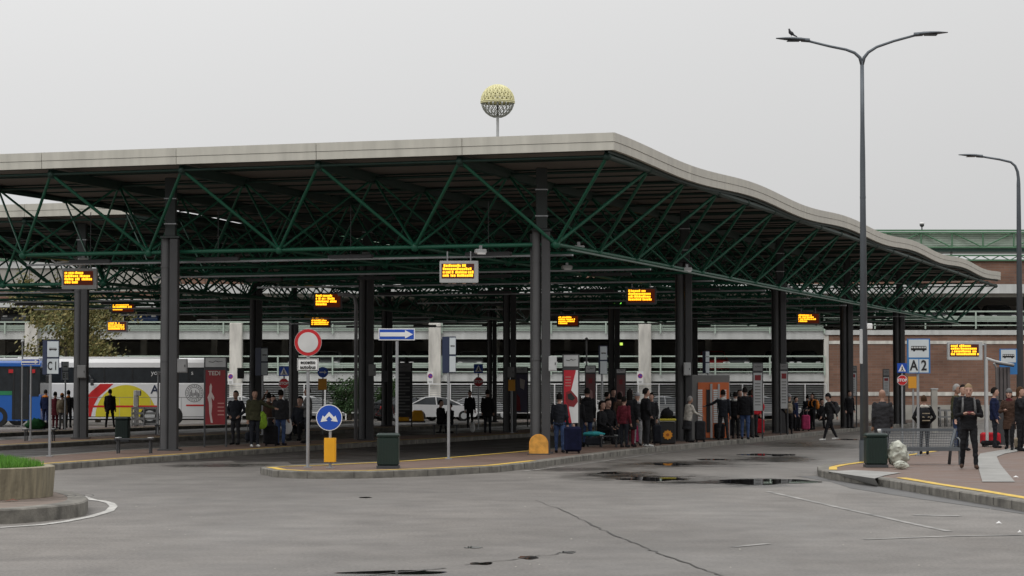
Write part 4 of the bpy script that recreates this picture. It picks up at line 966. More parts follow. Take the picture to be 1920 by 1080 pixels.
# ---------------------------------------------------------------- street lamps
def lamp_head(e, c, dx, name='lamp_head', L_=.62):
    b = MB(); sg = 1 if dx > 0 else -1
    secs = [(0, .07, .045), (.12, .12, .055), (.35, .17, .05), (.6, .15, .04), (.9, .04, .015)]
    vs = []; n = 10
    for (u, ry, rz_) in secs:
        for j in range(n):
            t = 2 * math.pi * j / n; q = math.sin(t); vs.append((c[0] + sg * u * L_ * 1.4, c[1] + math.cos(t) * ry, c[2] + (q * rz_ * (1 if q > 0 else .5)) + u * .04))
    fs = [[i * n + j, i * n + (j + 1) % n, (i + 1) * n + (j + 1) % n, (i + 1) * n + j] for i in range(len(secs) - 1) for j in range(n)] + [list(range(n))[::-1], list(range((len(secs) - 1) * n, len(secs) * n))]
    b.add(vs, fs, lampm, True); o = b.build(name, e)
    b = MB(); b.box((c[0] + sg * L_ * .5, c[1], c[2] - .02), (L_ * .55, .2, .02), lglass); b.build('lens', o)
    b = MB(); b.tube((c[0] - sg * .12, c[1], c[2] - .01), (c[0] + sg * .08, c[1], c[2] + .005), .05, lampm, 8); b.build('joint', o)
s_ = Spot(1621, 866); e = empty('street_lamp', s_.p, 0, 'tall double armed grey street lamp standing beside the green bin', 'street lamp')
zz = s_.z; k = s_.k()
b = MB(); b.path([(0, 0, 0), (0, 0, zz(370)), (0, 0, zz(300)), (0, 0, zz(230)), (0, 0, zz(115))], 0, lampm, 14, radii=[.105, .066, .062, .05, .045]); b.tube((0, 0, zz(372)), (0, 0, zz(368)), .07, lampm, 14); b.tube((0, 0, 0), (0, 0, .5), .12, lampm, 14); b.build('mast', e)
b = MB(); b.box((-.07, -.06, zz(650)), (.07, .06, zz(615) - zz(680)), lgrey, ch=.01); b.build('conduit_box', e)
b = MB(); b.box((.13, 0, zz(612)), (.14, .12, .14), white, ch=.02); b.build('sensor_box', e)
xo = 1621 - 1607
aL = [(0, 0, zz(122)), (-4, 0, zz(108)), (-14, 0, zz(99)), (-30, 0, zz(93)), (-60, 0, zz(87)), (-105, 0, zz(76))]
b = MB(); b.path([(a * k, 0, c) for a, _, c in aL], .03, lampm, 10, radii=[.045, .042, .036, .032, .03, .028]); b.build('arm', e)
aR = [(0, 0, zz(122)), (4, 0, zz(108)), (12, 0, zz(98)), (28, 0, zz(88)), (60, 0, zz(77)), (105, 0, zz(65))]
b = MB(); b.path([(a * k, 0, c) for a, _, c in aR], .03, lampm, 10, radii=[.045, .042, .036, .032, .03, .028]); b.build('arm', e)
lamp_head(e, (-108 * k, 0, zz(75)), -1, L_=.53); lamp_head(e, (108 * k, 0, zz(64)), 1, L_=.53)
bird_loc = (s_.p.x - 133 * k, s_.p.y, Z(70, s_.Y))
s2 = Spot(1912, 0, 0, 74.0); e = empty('street_lamp', s2.p, 0, 'single armed grey street lamp at the right edge', 'street lamp'); zz = s2.z; k = s2.k()
b = MB(); b.path([(0, 0, 0), (0, 0, zz(345)), (0, 0, zz(335)), (-1.5 * k, 0, zz(322)), (-6 * k, 0, zz(311)), (-14 * k, 0, zz(304)), (-35 * k, 0, zz(299)), (-72 * k, 0, zz(293))], 0, lampm, 12, radii=[.13, .06, .05, .045, .04, .036, .033, .03]); b.build('mast', e)
lamp_head(e, (-74 * k, 0, zz(292.5)), -1, L_=.5)
# pigeon
bd = mat('pigeon_grey', (.03, .03, .035), .7)
b = MB(); b.path([(.07, 0, .02), (.05, 0, .04), (.01, 0, .07), (-.03, 0, .1), (-.045, 0, .15), (-.05, 0, .175), (-.06, 0, .18)], 0, bd, 8, radii=[.008, .025, .045, .04, .022, .022, .006])
b.tube((.005, .012, .04), (.0, .012, -.0), .005, bd, 5); b.tube((.005, -.012, .04), (.0, -.012, -.0), .005, bd, 5); b.tube((-.07, 0, .178), (-.085, 0, .174), .006, bd, 5, r2=.001); b.path([(.06, 0, .03), (.12, 0, .0), (.14, 0, -.012)], 0, bd, 6, radii=[.02, .014, .005])
tag(b.build('pigeon', None, (bird_loc[0], bird_loc[1], bird_loc[2] + .02)), 'dark pigeon perched on the left head of the double street lamp', 'bird')
# ---------------------------------------------------------------- bollard, bins, benches, boxes
s_ = Spot(1010, 852); k = s_.k(); e = empty('bollard', s_.p, 0, 'scratched orange yellow rounded bollard at the foot of the central column', 'bollard')
boll = mat('bollard_yellow', (.62, .3, .05), .7, 0, .35, 6, .3, 30)
w_ = 18 * k; b = MB(); P = [(-w_, 0), (w_, 0)] + [(w_ * math.cos(t), (s_.z(814) - w_) + w_ * math.sin(t)) for t in [math.pi * i / 16 for i in range(17)]]
b.plate(P, -.16, .3, boll); P2 = [(a * .93, c * .97) for a, c in P]; b.plate(P2, -.18, .34, boll); b.build('shell', e)
b = MB(); b.box((0, -.0, .01), (2 * w_ + .08, .42, .03), dgrey); b.build('base', e)
def binn(px, fy, top, w_, label, m=binm, z0=.15, sq=True):
    s_ = Spot(px, fy, z0); k = s_.k(); e = empty('litter_bin', s_.p, 0, label, 'bin', 'dark green litter bins'); h_ = s_.z(top); W_ = w_ * k
    b = MB(); b.box((0, 0, .05 + (h_ - .12) / 2), (W_ * .94, W_ * .94, h_ - .12), m, ch=.04); 
    for q in range(-3, 4): b.box((q * W_ * .12, -W_ * .475, h_ * .5), (.012, .012, h_ * .8), m)
    b.build('body', e)
    b = MB(); b.box((0, 0, h_ - .05), (W_, W_, .1), m, ch=.035); b.build('lid', e)
    b = MB(); b.box((0, 0, .03), (W_ * .98, W_ * .98, .06), dgrey); b.build('foot', e)
    return s_, e
binn(728, 878, 812, 43, 'dark green litter bin beside the long blue one way sign pole')
binn(1642, 876, 812, 42, 'dark green litter bin at the foot of the double street lamp')
binn(230, 828, 782, 27, 'black green litter bin behind the left bench, near the thick left column')
# white cup on bin
s_ = Spot(1649, 875); tag((lambda b: (b.loft([(0, 0, 0, .03, .03), (0, 0, .07, .04, .04), (0, 0, .075, .035, .035)], white, 10), b.build('paper_cup', None, (s_.p.x, s_.p.y, .15 + s_.z(811))))[1])(MB()), 'crumpled white cup on the lid of the litter bin by the street lamp', 'cup')
# rubbish bag
s_ = Spot(1684, 876); k = s_.k()
bagm = mat('bag_plastic', (.46, .47, .4), .4, 0, .45, 9, .6, 14)
def lumpbag(name, s_, w_, h_, m, label, cat='bag', seed=1, amp=.12, D=None, n=20, kk=14, parent=None, loc=None, crump=0):
    b = MB(); vs = []; D = D or w_ * .8
    for i in range(kk + 1):
        t = -math.pi / 2 + math.pi * i / kk
        for j in range(n):
            a = 2 * math.pi * j / n; c = max(math.cos(t), .02); v = Vector((math.cos(a) * c, math.sin(a) * c, math.sin(t)))
            q = 1 + amp * noise.noise(v * 2.2 + Vector((seed, 0, 0))) * 2 + amp * .5 * noise.noise(v * 6 + Vector((seed, 3, 0)))
            z = (v.z * .5 + .5)
            if crump: q *= 1 + crump * (abs(noise.noise(v * 4.5 + Vector((seed, 9, 2)))) - .15) * 1.6; q *= 1 + .1 * math.sin(a + 1) * (1 - z)
            zq = z * (1 + .06 * noise.noise(v * 2 + Vector((seed, 1, 1)))) if crump else z * q; vs.append(((v.x * q * (1.08 - .3 * z) - (.12 * z if crump else 0)) * w_ / 2, v.y * q * D / 2, max(0, zq) * h_))
    fs = [[i * n + j, i * n + (j + 1) % n, (i + 1) * n + (j + 1) % n, (i + 1) * n + j] for i in range(kk) for j in range(n)]
    b.add(vs, fs, m, True); return tag(b.build(name, None, loc or s_.p), label, cat)
lumpbag('rubbish_bag', s_, 40 * k, s_.z(826), bagm, 'pale see-through rubbish bag slumped between the green bin and the bench', seed=4, amp=.1, n=44, kk=30, crump=.3)
lumpbag('rubbish_bag', Spot(1690, 880), 26 * k, 16 * k, bagm, 'small limp pale rubbish bag slumped at the foot of the bigger one', seed=14, amp=.14, n=36, kk=20, crump=.3)
# big bench on the right platform
s_ = Spot(1735, 871); k = s_.k(); e = empty('bench', s_.p, 0, 'long grey metal mesh bench behind the rubbish bag', 'bench', 'benches'); bm_ = mat('bench_grey', (.11, .12, .13), .5, .3, .1, 6)
xl, xr = s_.x(1655), s_.x(1797); zs_ = s_.z(841); zt = s_.z(806)
b = MB(); 
for q in range(9): b.box(((xl + xr) / 2, -.16 + q * .052, zs_ + .005 * abs(q - 4)), (xr - xl, .035, .02), bm_)
b.box(((xl + xr) / 2, -.2, zs_ - .015), (xr - xl + .03, .04, .07), bm_); b.build('seat', e)
b = MB(); n = 46
for q in range(n + 1): b.tube((xl + (xr - xl) * q / n, .3, zs_ + .03), (xl + (xr - xl) * q / n, .42, zt), .006, bm_, 4)
for q in range(7): b.box(((xl + xr) / 2, .3 + .12 * q / 7, zs_ + .05 + (zt - zs_) * q / 7.5), (xr - xl, .008, .012), bm_)
b.box(((xl + xr) / 2, .42, zt), (xr - xl + .05, .045, .05), bm_, ch=.01); b.build('backrest', e)
for xq in (xl + .02, xr - .02):
    b = MB(); b.box((xq, -.17, (zs_ - .04) / 2), (.05, .11, zs_ - .04), bm_); b.build('leg', e)
    b = MB(); b.path([(xq - .16, .28, 0), (xq - .12, .3, zs_), (xq, .42, zt)], .036, bm_, 8); b.build('leg', e)
    b = MB(); b.path([(xq, -.19, zs_ + .0), (xq, -.17, zs_ + .2), (xq, .1, zs_ + .24), (xq, .36, zs_ + .2)], .018, bm_, 6); b.build('armrest', e)
def bench(px0, px1, fy, top, label):
    s_ = Spot((px0 + px1) / 2, fy); e = empty('bench', s_.p, 0, label, 'bench', 'benches'); h_ = s_.z(top); w_ = s_.x(px1) - s_.x(px0)
    b = MB()
    for q in range(6): b.box((0, -.2 + q * .08, h_), (w_, .05, .03), dgrey)
    b.build('seat', e)
    for sg in (-1, 1):
        for y in (-.16, .16): b = MB(); b.tube((sg * w_ * .42, y, 0), (sg * w_ * .42, y, h_ - .01), .025, dgrey, 6); b.build('leg', e)
        b = MB(); b.box((sg * w_ * .42, 0, h_ + .03), (.1, .5, .03), lgrey, ch=.01); b.build('end_cap', e)
bench(216, 288, 850, 823, 'low dark bench in front of the thick left column'); bench(44, 105, 827, 806, 'low dark bench behind the C 1 sign'); bench(292, 312, 815, 798, 'low dark bench far left, behind the litter bin')
# boxes on columns
for i, (px, py, w_, h_, Y, m, lb) in enumerate([(345, 686, 18, 26, 65.3, grey, 'grey control box strapped to the thick left column'), (157, 697, 16, 24, 82.5, grey, 'grey control box on the column right of the C 1 sign'), (699, 694, 13, 22, 80, grey, 'grey control box on the column behind the one way sign'),
        (1036, 682, 15, 28, 63, lgrey, 'pale control box on the right flank of the central column'), (1287, 692, 13, 24, 78.5, lgrey, 'pale poster box on the column above the vending kiosk'), (723, 706, 10, 22, 82, dgrey, 'dark box hanging right of the column behind the one way sign'), (1003, 690, 10, 26, 64, black, 'black box on the left flank of the central column'), (958, 698, 13, 20, 94, grey, 'grey control box among the middle columns'), (453, 700, 12, 20, 97, dgrey, 'dark box on the column behind the red dancer poster'), (1150, 700, 8, 18, 107, dgrey, 'dark box beside the slim stop sign'), (1463, 700, 8, 26, 91, dgrey, 'dark box on the column right of the narrow red poster')]):
    e = empty('control_box', (X(px, Y), Y - .25, Z(py, Y)), 0, lb, 'box', 'boxes on the canopy columns'); k = Y / F
    b = MB(); b.box((0, 0, 0), (w_ * k, .2, h_ * k), m, ch=.01); b.build('case', e); b = MB(); b.box((0, -.105, 0), (w_ * k * .8, .012, h_ * k * .85), m); b.box((w_ * k * .3, -.115, 0), (.02, .02, .06), black); b.build('door', e)
# vending kiosk
s_ = Spot(1327, 824); k = s_.k(); e = empty('vending_kiosk', s_.p, 0, 'grey roofed vending kiosk with orange front panels and lit strips', 'kiosk')
xl, xr = s_.x(1290), s_.x(1368); zt = s_.z(703); zo = s_.z(717); cbeige = mat('kiosk_grey', (.2, .2, .195), .7)
b = MB(); b.box(((xl + xr) / 2, .5, zt / 2), (xr - xl, 1.0, zt), cbeige, ch=.02); b.build('housing', e)
b = MB(); b.box(((s_.x(1308) + s_.x(1366)) / 2, -.02, zo / 2 + .03), (s_.x(1366) - s_.x(1308), .05, zo - .06), oran, ch=.01); b.build('orange_front', e)
for a in (1333, 1347): b = MB(); b.box((s_.x(a), -.06, zo / 2), (.07, .05, zo - .1), lgrey); b.build('frame_bar', e)
for a in (1312, 1341, 1357):
    b = MB(); 
    for q in range(16): b.box((s_.x(a), -.06, s_.z(732) - q * (s_.z(732) - s_.z(795)) / 16), (.15, .03, .055), white)
    b.build('vertical_strip', e)
b = MB(); b.box((s_.x(1327), -.055, zo * .5), (.12, .03, zo * .75), black); b.build('dark_slot', e)
b = MB(); b.box((s_.x(1349), -.055, s_.z(760)), (.2, .04, .5), lglass); b.build('glass_window', e)
# poster totems
posterred = mat('poster_red', (.22, .015, .02), .45, 0, .12)
def totem(px, fy, x0, x1, yh0, yh1, y0, y1, kind, label):
    s_ = Spot(px, fy); k = s_.k(); e = empty('poster_stand', s_.p, 0, label, 'poster stand', 'poster stands on the platforms'); xa, xb = s_.x(x0), s_.x(x1); w_ = xb - xa; cx = (xa + xb) / 2
    for q in (xa + .02, xb - .02): b = MB(); b.tube((q, .05, 0), (q, .05, s_.z(yh0)), .03, dgrey, 6); b.build('leg', e)
    b = MB(); b.box((cx, .05, (s_.z(yh0) + s_.z(y1)) / 2), (w_, .06, s_.z(yh0) - s_.z(y1)), dgrey, ch=.01); b.build('frame', e)
    b = MB(); b.plate(rect(cx, (s_.z(yh0) + s_.z(yh1)) / 2, w_ * .88, s_.z(yh0) - s_.z(yh1) - .06), .008, .01, grey if kind in 'tg' else lgrey); b.build('header', e)
    b = MB(); b.plate([(cx + w_ * a, (s_.z(yh0) + s_.z(yh1)) / 2 + q * .06) for a, q in ((-.3, .2), (-.1, -.1), (0, .6), (.1, .1), (.32, .5), (.3, .65), (.12, .4), (0, .9), (-.1, .2), (-.3, .5))][::-1][::-1], .003, .004, dgrey); b.build('header_mark', e)
    Pz = lambda v: s_.z(y0) + (s_.z(y1) - s_.z(y0)) * v; Pxx = lambda u: xa + w_ * (.07 + .86 * u)
    def shp(pts, m, nm, y=.003): b = MB(); b.plate([(Pxx(a), Pz(c)) for a, c in pts], y, .004, m); return b.build(nm, e)
    full = [(0, 1), (1, 1), (1, 0), (0, 0)]
    if kind == 'd':
        shp(full, posterred, 'poster', .008)
        shp([(.2, .3), (.27, .24), (.33, .3), (.3, .4), (.45, .5), (.42, .56), (.3, .5), (.34, .66), (.3, .8), (.38, .97), (.28, .97), (.2, .8), (.17, .6), (.1, .5), (.2, .42)], mat('dancer', (.5, .42, .4), .5), 'poster_figure')
        text('TEDI', .17, mat('poster_pale', (.5, .45, .42), .5), e, cx - w_ * .05, -.002, Pz(.06), bold=.004)
        for q in range(4): shp([(.62, .62 + q * .07), (.95, .62 + q * .07), (.95, .6 + q * .07), (.62, .6 + q * .07)], mat('poster_pink', (.45, .2, .18)), 'poster_line')
    elif kind == 'r':
        shp(full, white, 'poster', .008); shp([(0, 1), (.55, 1), (.35, .72), (.45, .45), (.85, 0), (0, 0)], mat('poster_bright_red', (.5, .015, .03), .4), 'red_area', .004)
        shp([(.15, .42), (.5, .38), (.95, .52), (.98, .6), (.7, .7), (.3, .68), (.12, .58)], posterred, 'poster_shape', .001); shp([(.25, .46), (.5, .43), (.8, .53), (.6, .58), (.3, .55)], black, 'poster_dark', -.003)
        for q in range(4): shp([(.1, .14 + q * .055), (.5, .14 + q * .055), (.5, .12 + q * .055), (.1, .12 + q * .055)], mat('poster_pink', (.5, .25, .25)), 'poster_line', .0)
    elif kind == 't':
        shp(full, dgrey, 'board', .008)
        for q in range(13): shp([(.08, .05 + q * .072), (.92 if q % 3 else .6, .05 + q * .072), (.92 if q % 3 else .6, .015 + q * .072), (.08, .015 + q * .072)], grey, 'timetable_strip')
    elif kind == 'b': shp(full, mat('poster_violet', (.09, .08, .13), .5), 'poster', .008); shp([(.0, .95), (.4, .95), (.3, .6), (0, .5)], posterred, 'red_area'); shp([(.3, .1), (.8, .15), (.7, .4), (.35, .35)], mat('poster_pale', (.4, .35, .35)), 'pale_area')
    elif kind == 'm': shp(full, mat('poster_maroon', (.13, .05, .05), .5), 'poster', .008); shp([(.2, .9), (.8, .9), (.7, .55), (.5, .5), (.25, .6)], mat('poster_rose', (.3, .17, .16)), 'pale_area'); shp([(.3, .14), (.7, .14), (.7, .3), (.3, .3)], posterred, 'red_area')
    else: shp(full, lgrey, 'board', .008); shp([(.15, .2), (.85, .2), (.85, .06), (.15, .06)], posterred, 'red_area'); [shp([(.15, .3 + q * .08), (.8, .3 + q * .08), (.8, .27 + q * .08), (.15, .27 + q * .08)], grey, 'timetable_strip') for q in range(8)]
    return e
totem(404, 838, 383, 426, 669, 690, 694, 796, 'd', 'poster stand with a red poster and pale dancing figure, left')
totem(757, 800, 742, 773, 680, 698, 700, 782, 't', 'dark stand with a list of timetable strips right of the one way sign pole')
totem(977, 800, 967, 990, 688, 700, 702, 774, 'b', 'poster stand with a violet and red poster left of the central column')
totem(1069, 848, 1055, 1086, 664, 689, 694, 793, 'r', 'poster stand with a bright red and white poster right of the central column')
totem(1106, 826, 1097, 1117, 685, 700, 701, 760, 'm', 'narrow maroon poster stand right of the bright red and white one')
totem(1163, 824, 1155, 1173, 691, 701, 703, 762, 'm', 'narrow maroon poster stand behind the group waiting in the middle')
totem(1420, 822, 1411, 1430, 680, 697, 699, 770, 'g', 'narrow white and red poster stand left of the third right hand column')
totem(1469, 815, 1462, 1477, 681, 694, 696, 766, 'g', 'narrow white timetable stand just right of the third right hand column')
totem(1598, 802, 1591, 1606, 686, 697, 699, 742, 'g', 'small white timetable stand at the fourth right hand column')
totem(1660, 800, 1655, 1667, 692, 705, 707, 742, 'g', 'small white timetable stand before the brick wall, behind the bald man')
# shelter frame on the right
s_ = Spot(1851, 838); e = empty('shelter', s_.p, 0, 'small shelter with a pale post, thin roof bar and dark side panel', 'shelter'); 
b = MB(); b.tube((0, 0, 0), (0, 0, s_.z(673)), .045, lgrey, 10); b.build('post', e)
b = MB(); b.path([(0, 0, s_.z(672)), (s_.x(1868), .1, s_.z(678)), (s_.x(1905), .4, s_.z(684))], .04, lgrey, 8); b.path([(s_.x(1868), .1, s_.z(681)), (s_.x(1905), .4, s_.z(686))], .03, dgrey, 6); b.build('roof_bar', e)
b = MB(); 
for q in range(4): b.box((s_.x(1876) + q * (s_.x(1899) - s_.x(1876)) / 3.3, .5, (s_.z(688) + s_.z(750)) / 2), (.08, .05, s_.z(688) - s_.z(750)), mat('panel_brown', (.09, .08, .08), .5))
b.box((s_.x(1887), .54, (s_.z(688) + s_.z(835)) / 2), (s_.x(1899) - s_.x(1874), .03, s_.z(688) - s_.z(835)), dgrey); b.build('side_panel', e)
b = MB(); b.path([(s_.x(1874), .5, 0), (s_.x(1874), .5, s_.z(690)), (s_.x(1868), .4, s_.z(681))], .035, grey, 8); b.build('post', e)
# white rack with a post by the coach
s_ = Spot(272, 799, .15); e = empty('white_rack', s_.p, 0, 'low white railed rack with a boxy post in front of the coach', 'rack')
b = MB()
for q in range(4): b.box((s_.x(272), 0, s_.z(795 - q * 10)), (s_.x(296) - s_.x(248), .05, .1), lgrey)
b.build('rails', e)
for px in (249, 271, 295): b = MB(); b.box((s_.x(px), -.03, s_.z(764) / 2), (.06, .08, s_.z(764)), lgrey); b.build('post', e)
b = MB(); b.box((s_.x(255), .2, s_.z(732) / 2), (.22, .22, s_.z(732)), white, ch=.02); b.box((s_.x(259), .15, s_.z(737)), (.25, .3, .26), white, ch=.02); b.build('boxy_post', e)
# grey posts and low rack right
s_ = Spot(1752, 812); e = empty('concrete_post', s_.p, 0, 'pale square post left of the man in the olive jacket', 'post'); b = MB(); b.box((0, 0, s_.z(730) / 2), (.24, .2, s_.z(730)), conc, ch=.02); b.build('shaft', e); b = MB(); b.box((0, 0, s_.z(729)), (.28, .24, .05), lgrey); b.build('cap', e)
s_ = Spot(1770, 800); e = empty('cycle_rack', s_.p, 0, 'low grey metal rack behind the bench, near the pale square post', 'rack')
for q in range(4): b = MB(); b.path([(-.5 + q * .3, -.2, 0), (-.5 + q * .3, -.2, 1.0 - .12 * q), (-.5 + q * .3, .3, 1.0 - .12 * q), (-.5 + q * .3, .3, 0)], .04, grey, 6); b.build('hoop', e)
b = MB(); b.box((0, -.2, .45), (1.3, .05, .08), grey); b.box((0, -.2, .75), (1.3, .05, .08), grey); b.build('rail', e)
# yellow barrier drums
for px, lb in ((755, 'yellow barrier block left of two, behind the dark timetable stand'), (783, 'yellow barrier block right of two, behind the dark timetable stand')):
    s_ = Spot(px, 792); e = empty('barrier_block', s_.p, 0, lb, 'barrier'); b = MB(); b.box((0, 0, .33), (.7, .4, .6), yellow, ch=.08, taper=.8); b.build('block', e); b = MB(); b.box((0, 0, .03), (.8, .5, .07), dgrey); b.build('foot', e)
# traffic signal like dark boxes, thin poles
for (px, fy, t_, lb) in ((296, 815, 700, 'thin grey pole in front of the coach'), (1100, 800, 636, 'thin grey pole beside the maroon poster stand'), (41, 800, 640, 'thin white pole before the autumn tree')):
    s_ = Spot(px, fy); e = empty('thin_pole', s_.p, 0, lb, 'pole'); pole(e, 0, s_.z(t_), .035, name='shaft'); b = MB(); b.ball((0, 0, s_.z(t_)), .08, lgrey, 8, 6); b.build('tip', e)
# bicycle
s_ = Spot(722, 790); e = empty('bicycle', s_.p, R(12), 'red bicycle parked among others far behind the one way sign', 'bicycle')
for xq in (-.52, .52):
    b = MB(); b.path([(xq + .33 * math.cos(t), 0, .34 + .33 * math.sin(t)) for t in [2 * math.pi * i / 20 for i in range(21)]], .02, rubber, 5)
    for q in range(8): t = math.pi * q / 4; b.tube((xq, 0, .34), (xq + .32 * math.cos(t), 0, .34 + .32 * math.sin(t)), .004, lgrey, 3)
    b.build('wheel', e)
rd_ = mat('bike_red', (.4, .03, .03), .4); b = MB()
for p, q in (((-.52, 0, .34), (-.1, 0, .3)), ((-.52, 0, .34), (-.18, 0, .78)), ((-.1, 0, .3), (-.2, 0, .85)), ((-.1, 0, .3), (.38, 0, .8)), ((-.18, 0, .78), (.36, 0, .84)), ((.36, 0, .95), (.52, 0, .34))): b.tube(p, q, .02, rd_, 6)
b.build('frame', e); b = MB(); b.box((-.22, 0, .9), (.25, .14, .06), black, ch=.02); b.build('saddle', e); b = MB(); b.tube((.34, -.25, 1.0), (.34, .25, 1.0), .015, black, 6); b.build('handlebar', e)

# ---------------------------------------------------------------- people
SK = {'l': mat('skin_light', (.42, .25, .19), .6, 0, .06), 'm': mat('skin_mid', (.3, .17, .12), .6, 0, .06), 'd': mat('skin_dark', (.09, .05, .035), .6, 0, .06)}
def cl(name, c, r=.9): return mat('cloth_' + name, c, r, 0, .35, 7, .35, 30, spec=.15)
CC = {'black': cl('black', (.014, .014, .016)), 'charcoal': cl('charcoal', (.03, .03, .033)), 'dark': cl('dark', (.02, .022, .028)), 'navy': cl('navy', (.012, .017, .048)), 'olive': cl('olive', (.045, .045, .025)), 'jeans': cl('jeans', (.05, .08, .17)), 'djeans': cl('dark_jeans', (.025, .04, .09)), 'grey': cl('grey', (.12, .12, .12)), 'lgrey': cl('light_grey', (.28, .28, .29)), 'cream': cl('cream', (.5, .47, .42)), 'red': cl('red', (.42, .02, .03)), 'maroon': cl('maroon', (.12, .02, .03)), 'brown': cl('brown', (.06, .035, .025)), 'orange': cl('orange', (.5, .17, .03)), 'beige': cl('beige', (.3, .25, .18)), 'yelgreen': cl('yellow_green', (.3, .5, .05)), 'white': cl('white', (.55, .55, .53)), 'pink': cl('pink', (.4, .05, .13)), 'teal': cl('teal', (.05, .35, .38))}
HR = {'k': mat('hair_black', (.012, .01, .009), .85, spec=.1), 'b': mat('hair_brown', (.06, .033, .018), .85, spec=.1), 'g': mat('hair_grey', (.25, .24, .23), .7), 'y': mat('hair_fair', (.2, .13, .06), .6)}
ARMS = {'down': ((.125, .02, .62), (.135, -.03, .475)), 'hold': ((.14, -.01, .63), (.055, -.15, .655)), 'out': ((.21, -.03, .72), (.34, -.06, .68)), 'reach': ((.2, -.05, .68), (.33, -.1, .57)),
        'face': ((.15, -.08, .68), (.075, -.13, .86)), 'pocket': ((.17, .03, .63), (.1, -.05, .535)), 'fwd': ((.12, -.08, .66), (.1, -.26, .6)), 'back': ((.13, .08, .64), (.13, .1, .5)), 'swing': ((.13, -.06, .63), (.12, -.15, .52)), 'up': ((.16, -.04, .84), (.1, -.06, 1.0)), 'lap': ((.13, -.03, .62), (.07, -.16, .55))}
def tcap(mb, p, q, r1, r2, m, n=10):
    p = Vector(p); q = Vector(q); d = (q - p); ln = d.length
    if ln < 1e-5: return
    d.normalize(); pts = [p - d * r1 * .95, p - d * r1 * .7, p - d * r1 * .35, p, q, q + d * r2 * .35, q + d * r2 * .7, q + d * r2 * .95]
    mb.path(pts, 0, m, n, radii=[r1 * .2, r1 * .7, r1 * .93, r1, r2, r2 * .93, r2 * .7, r2 * .2])
_pc = [0]
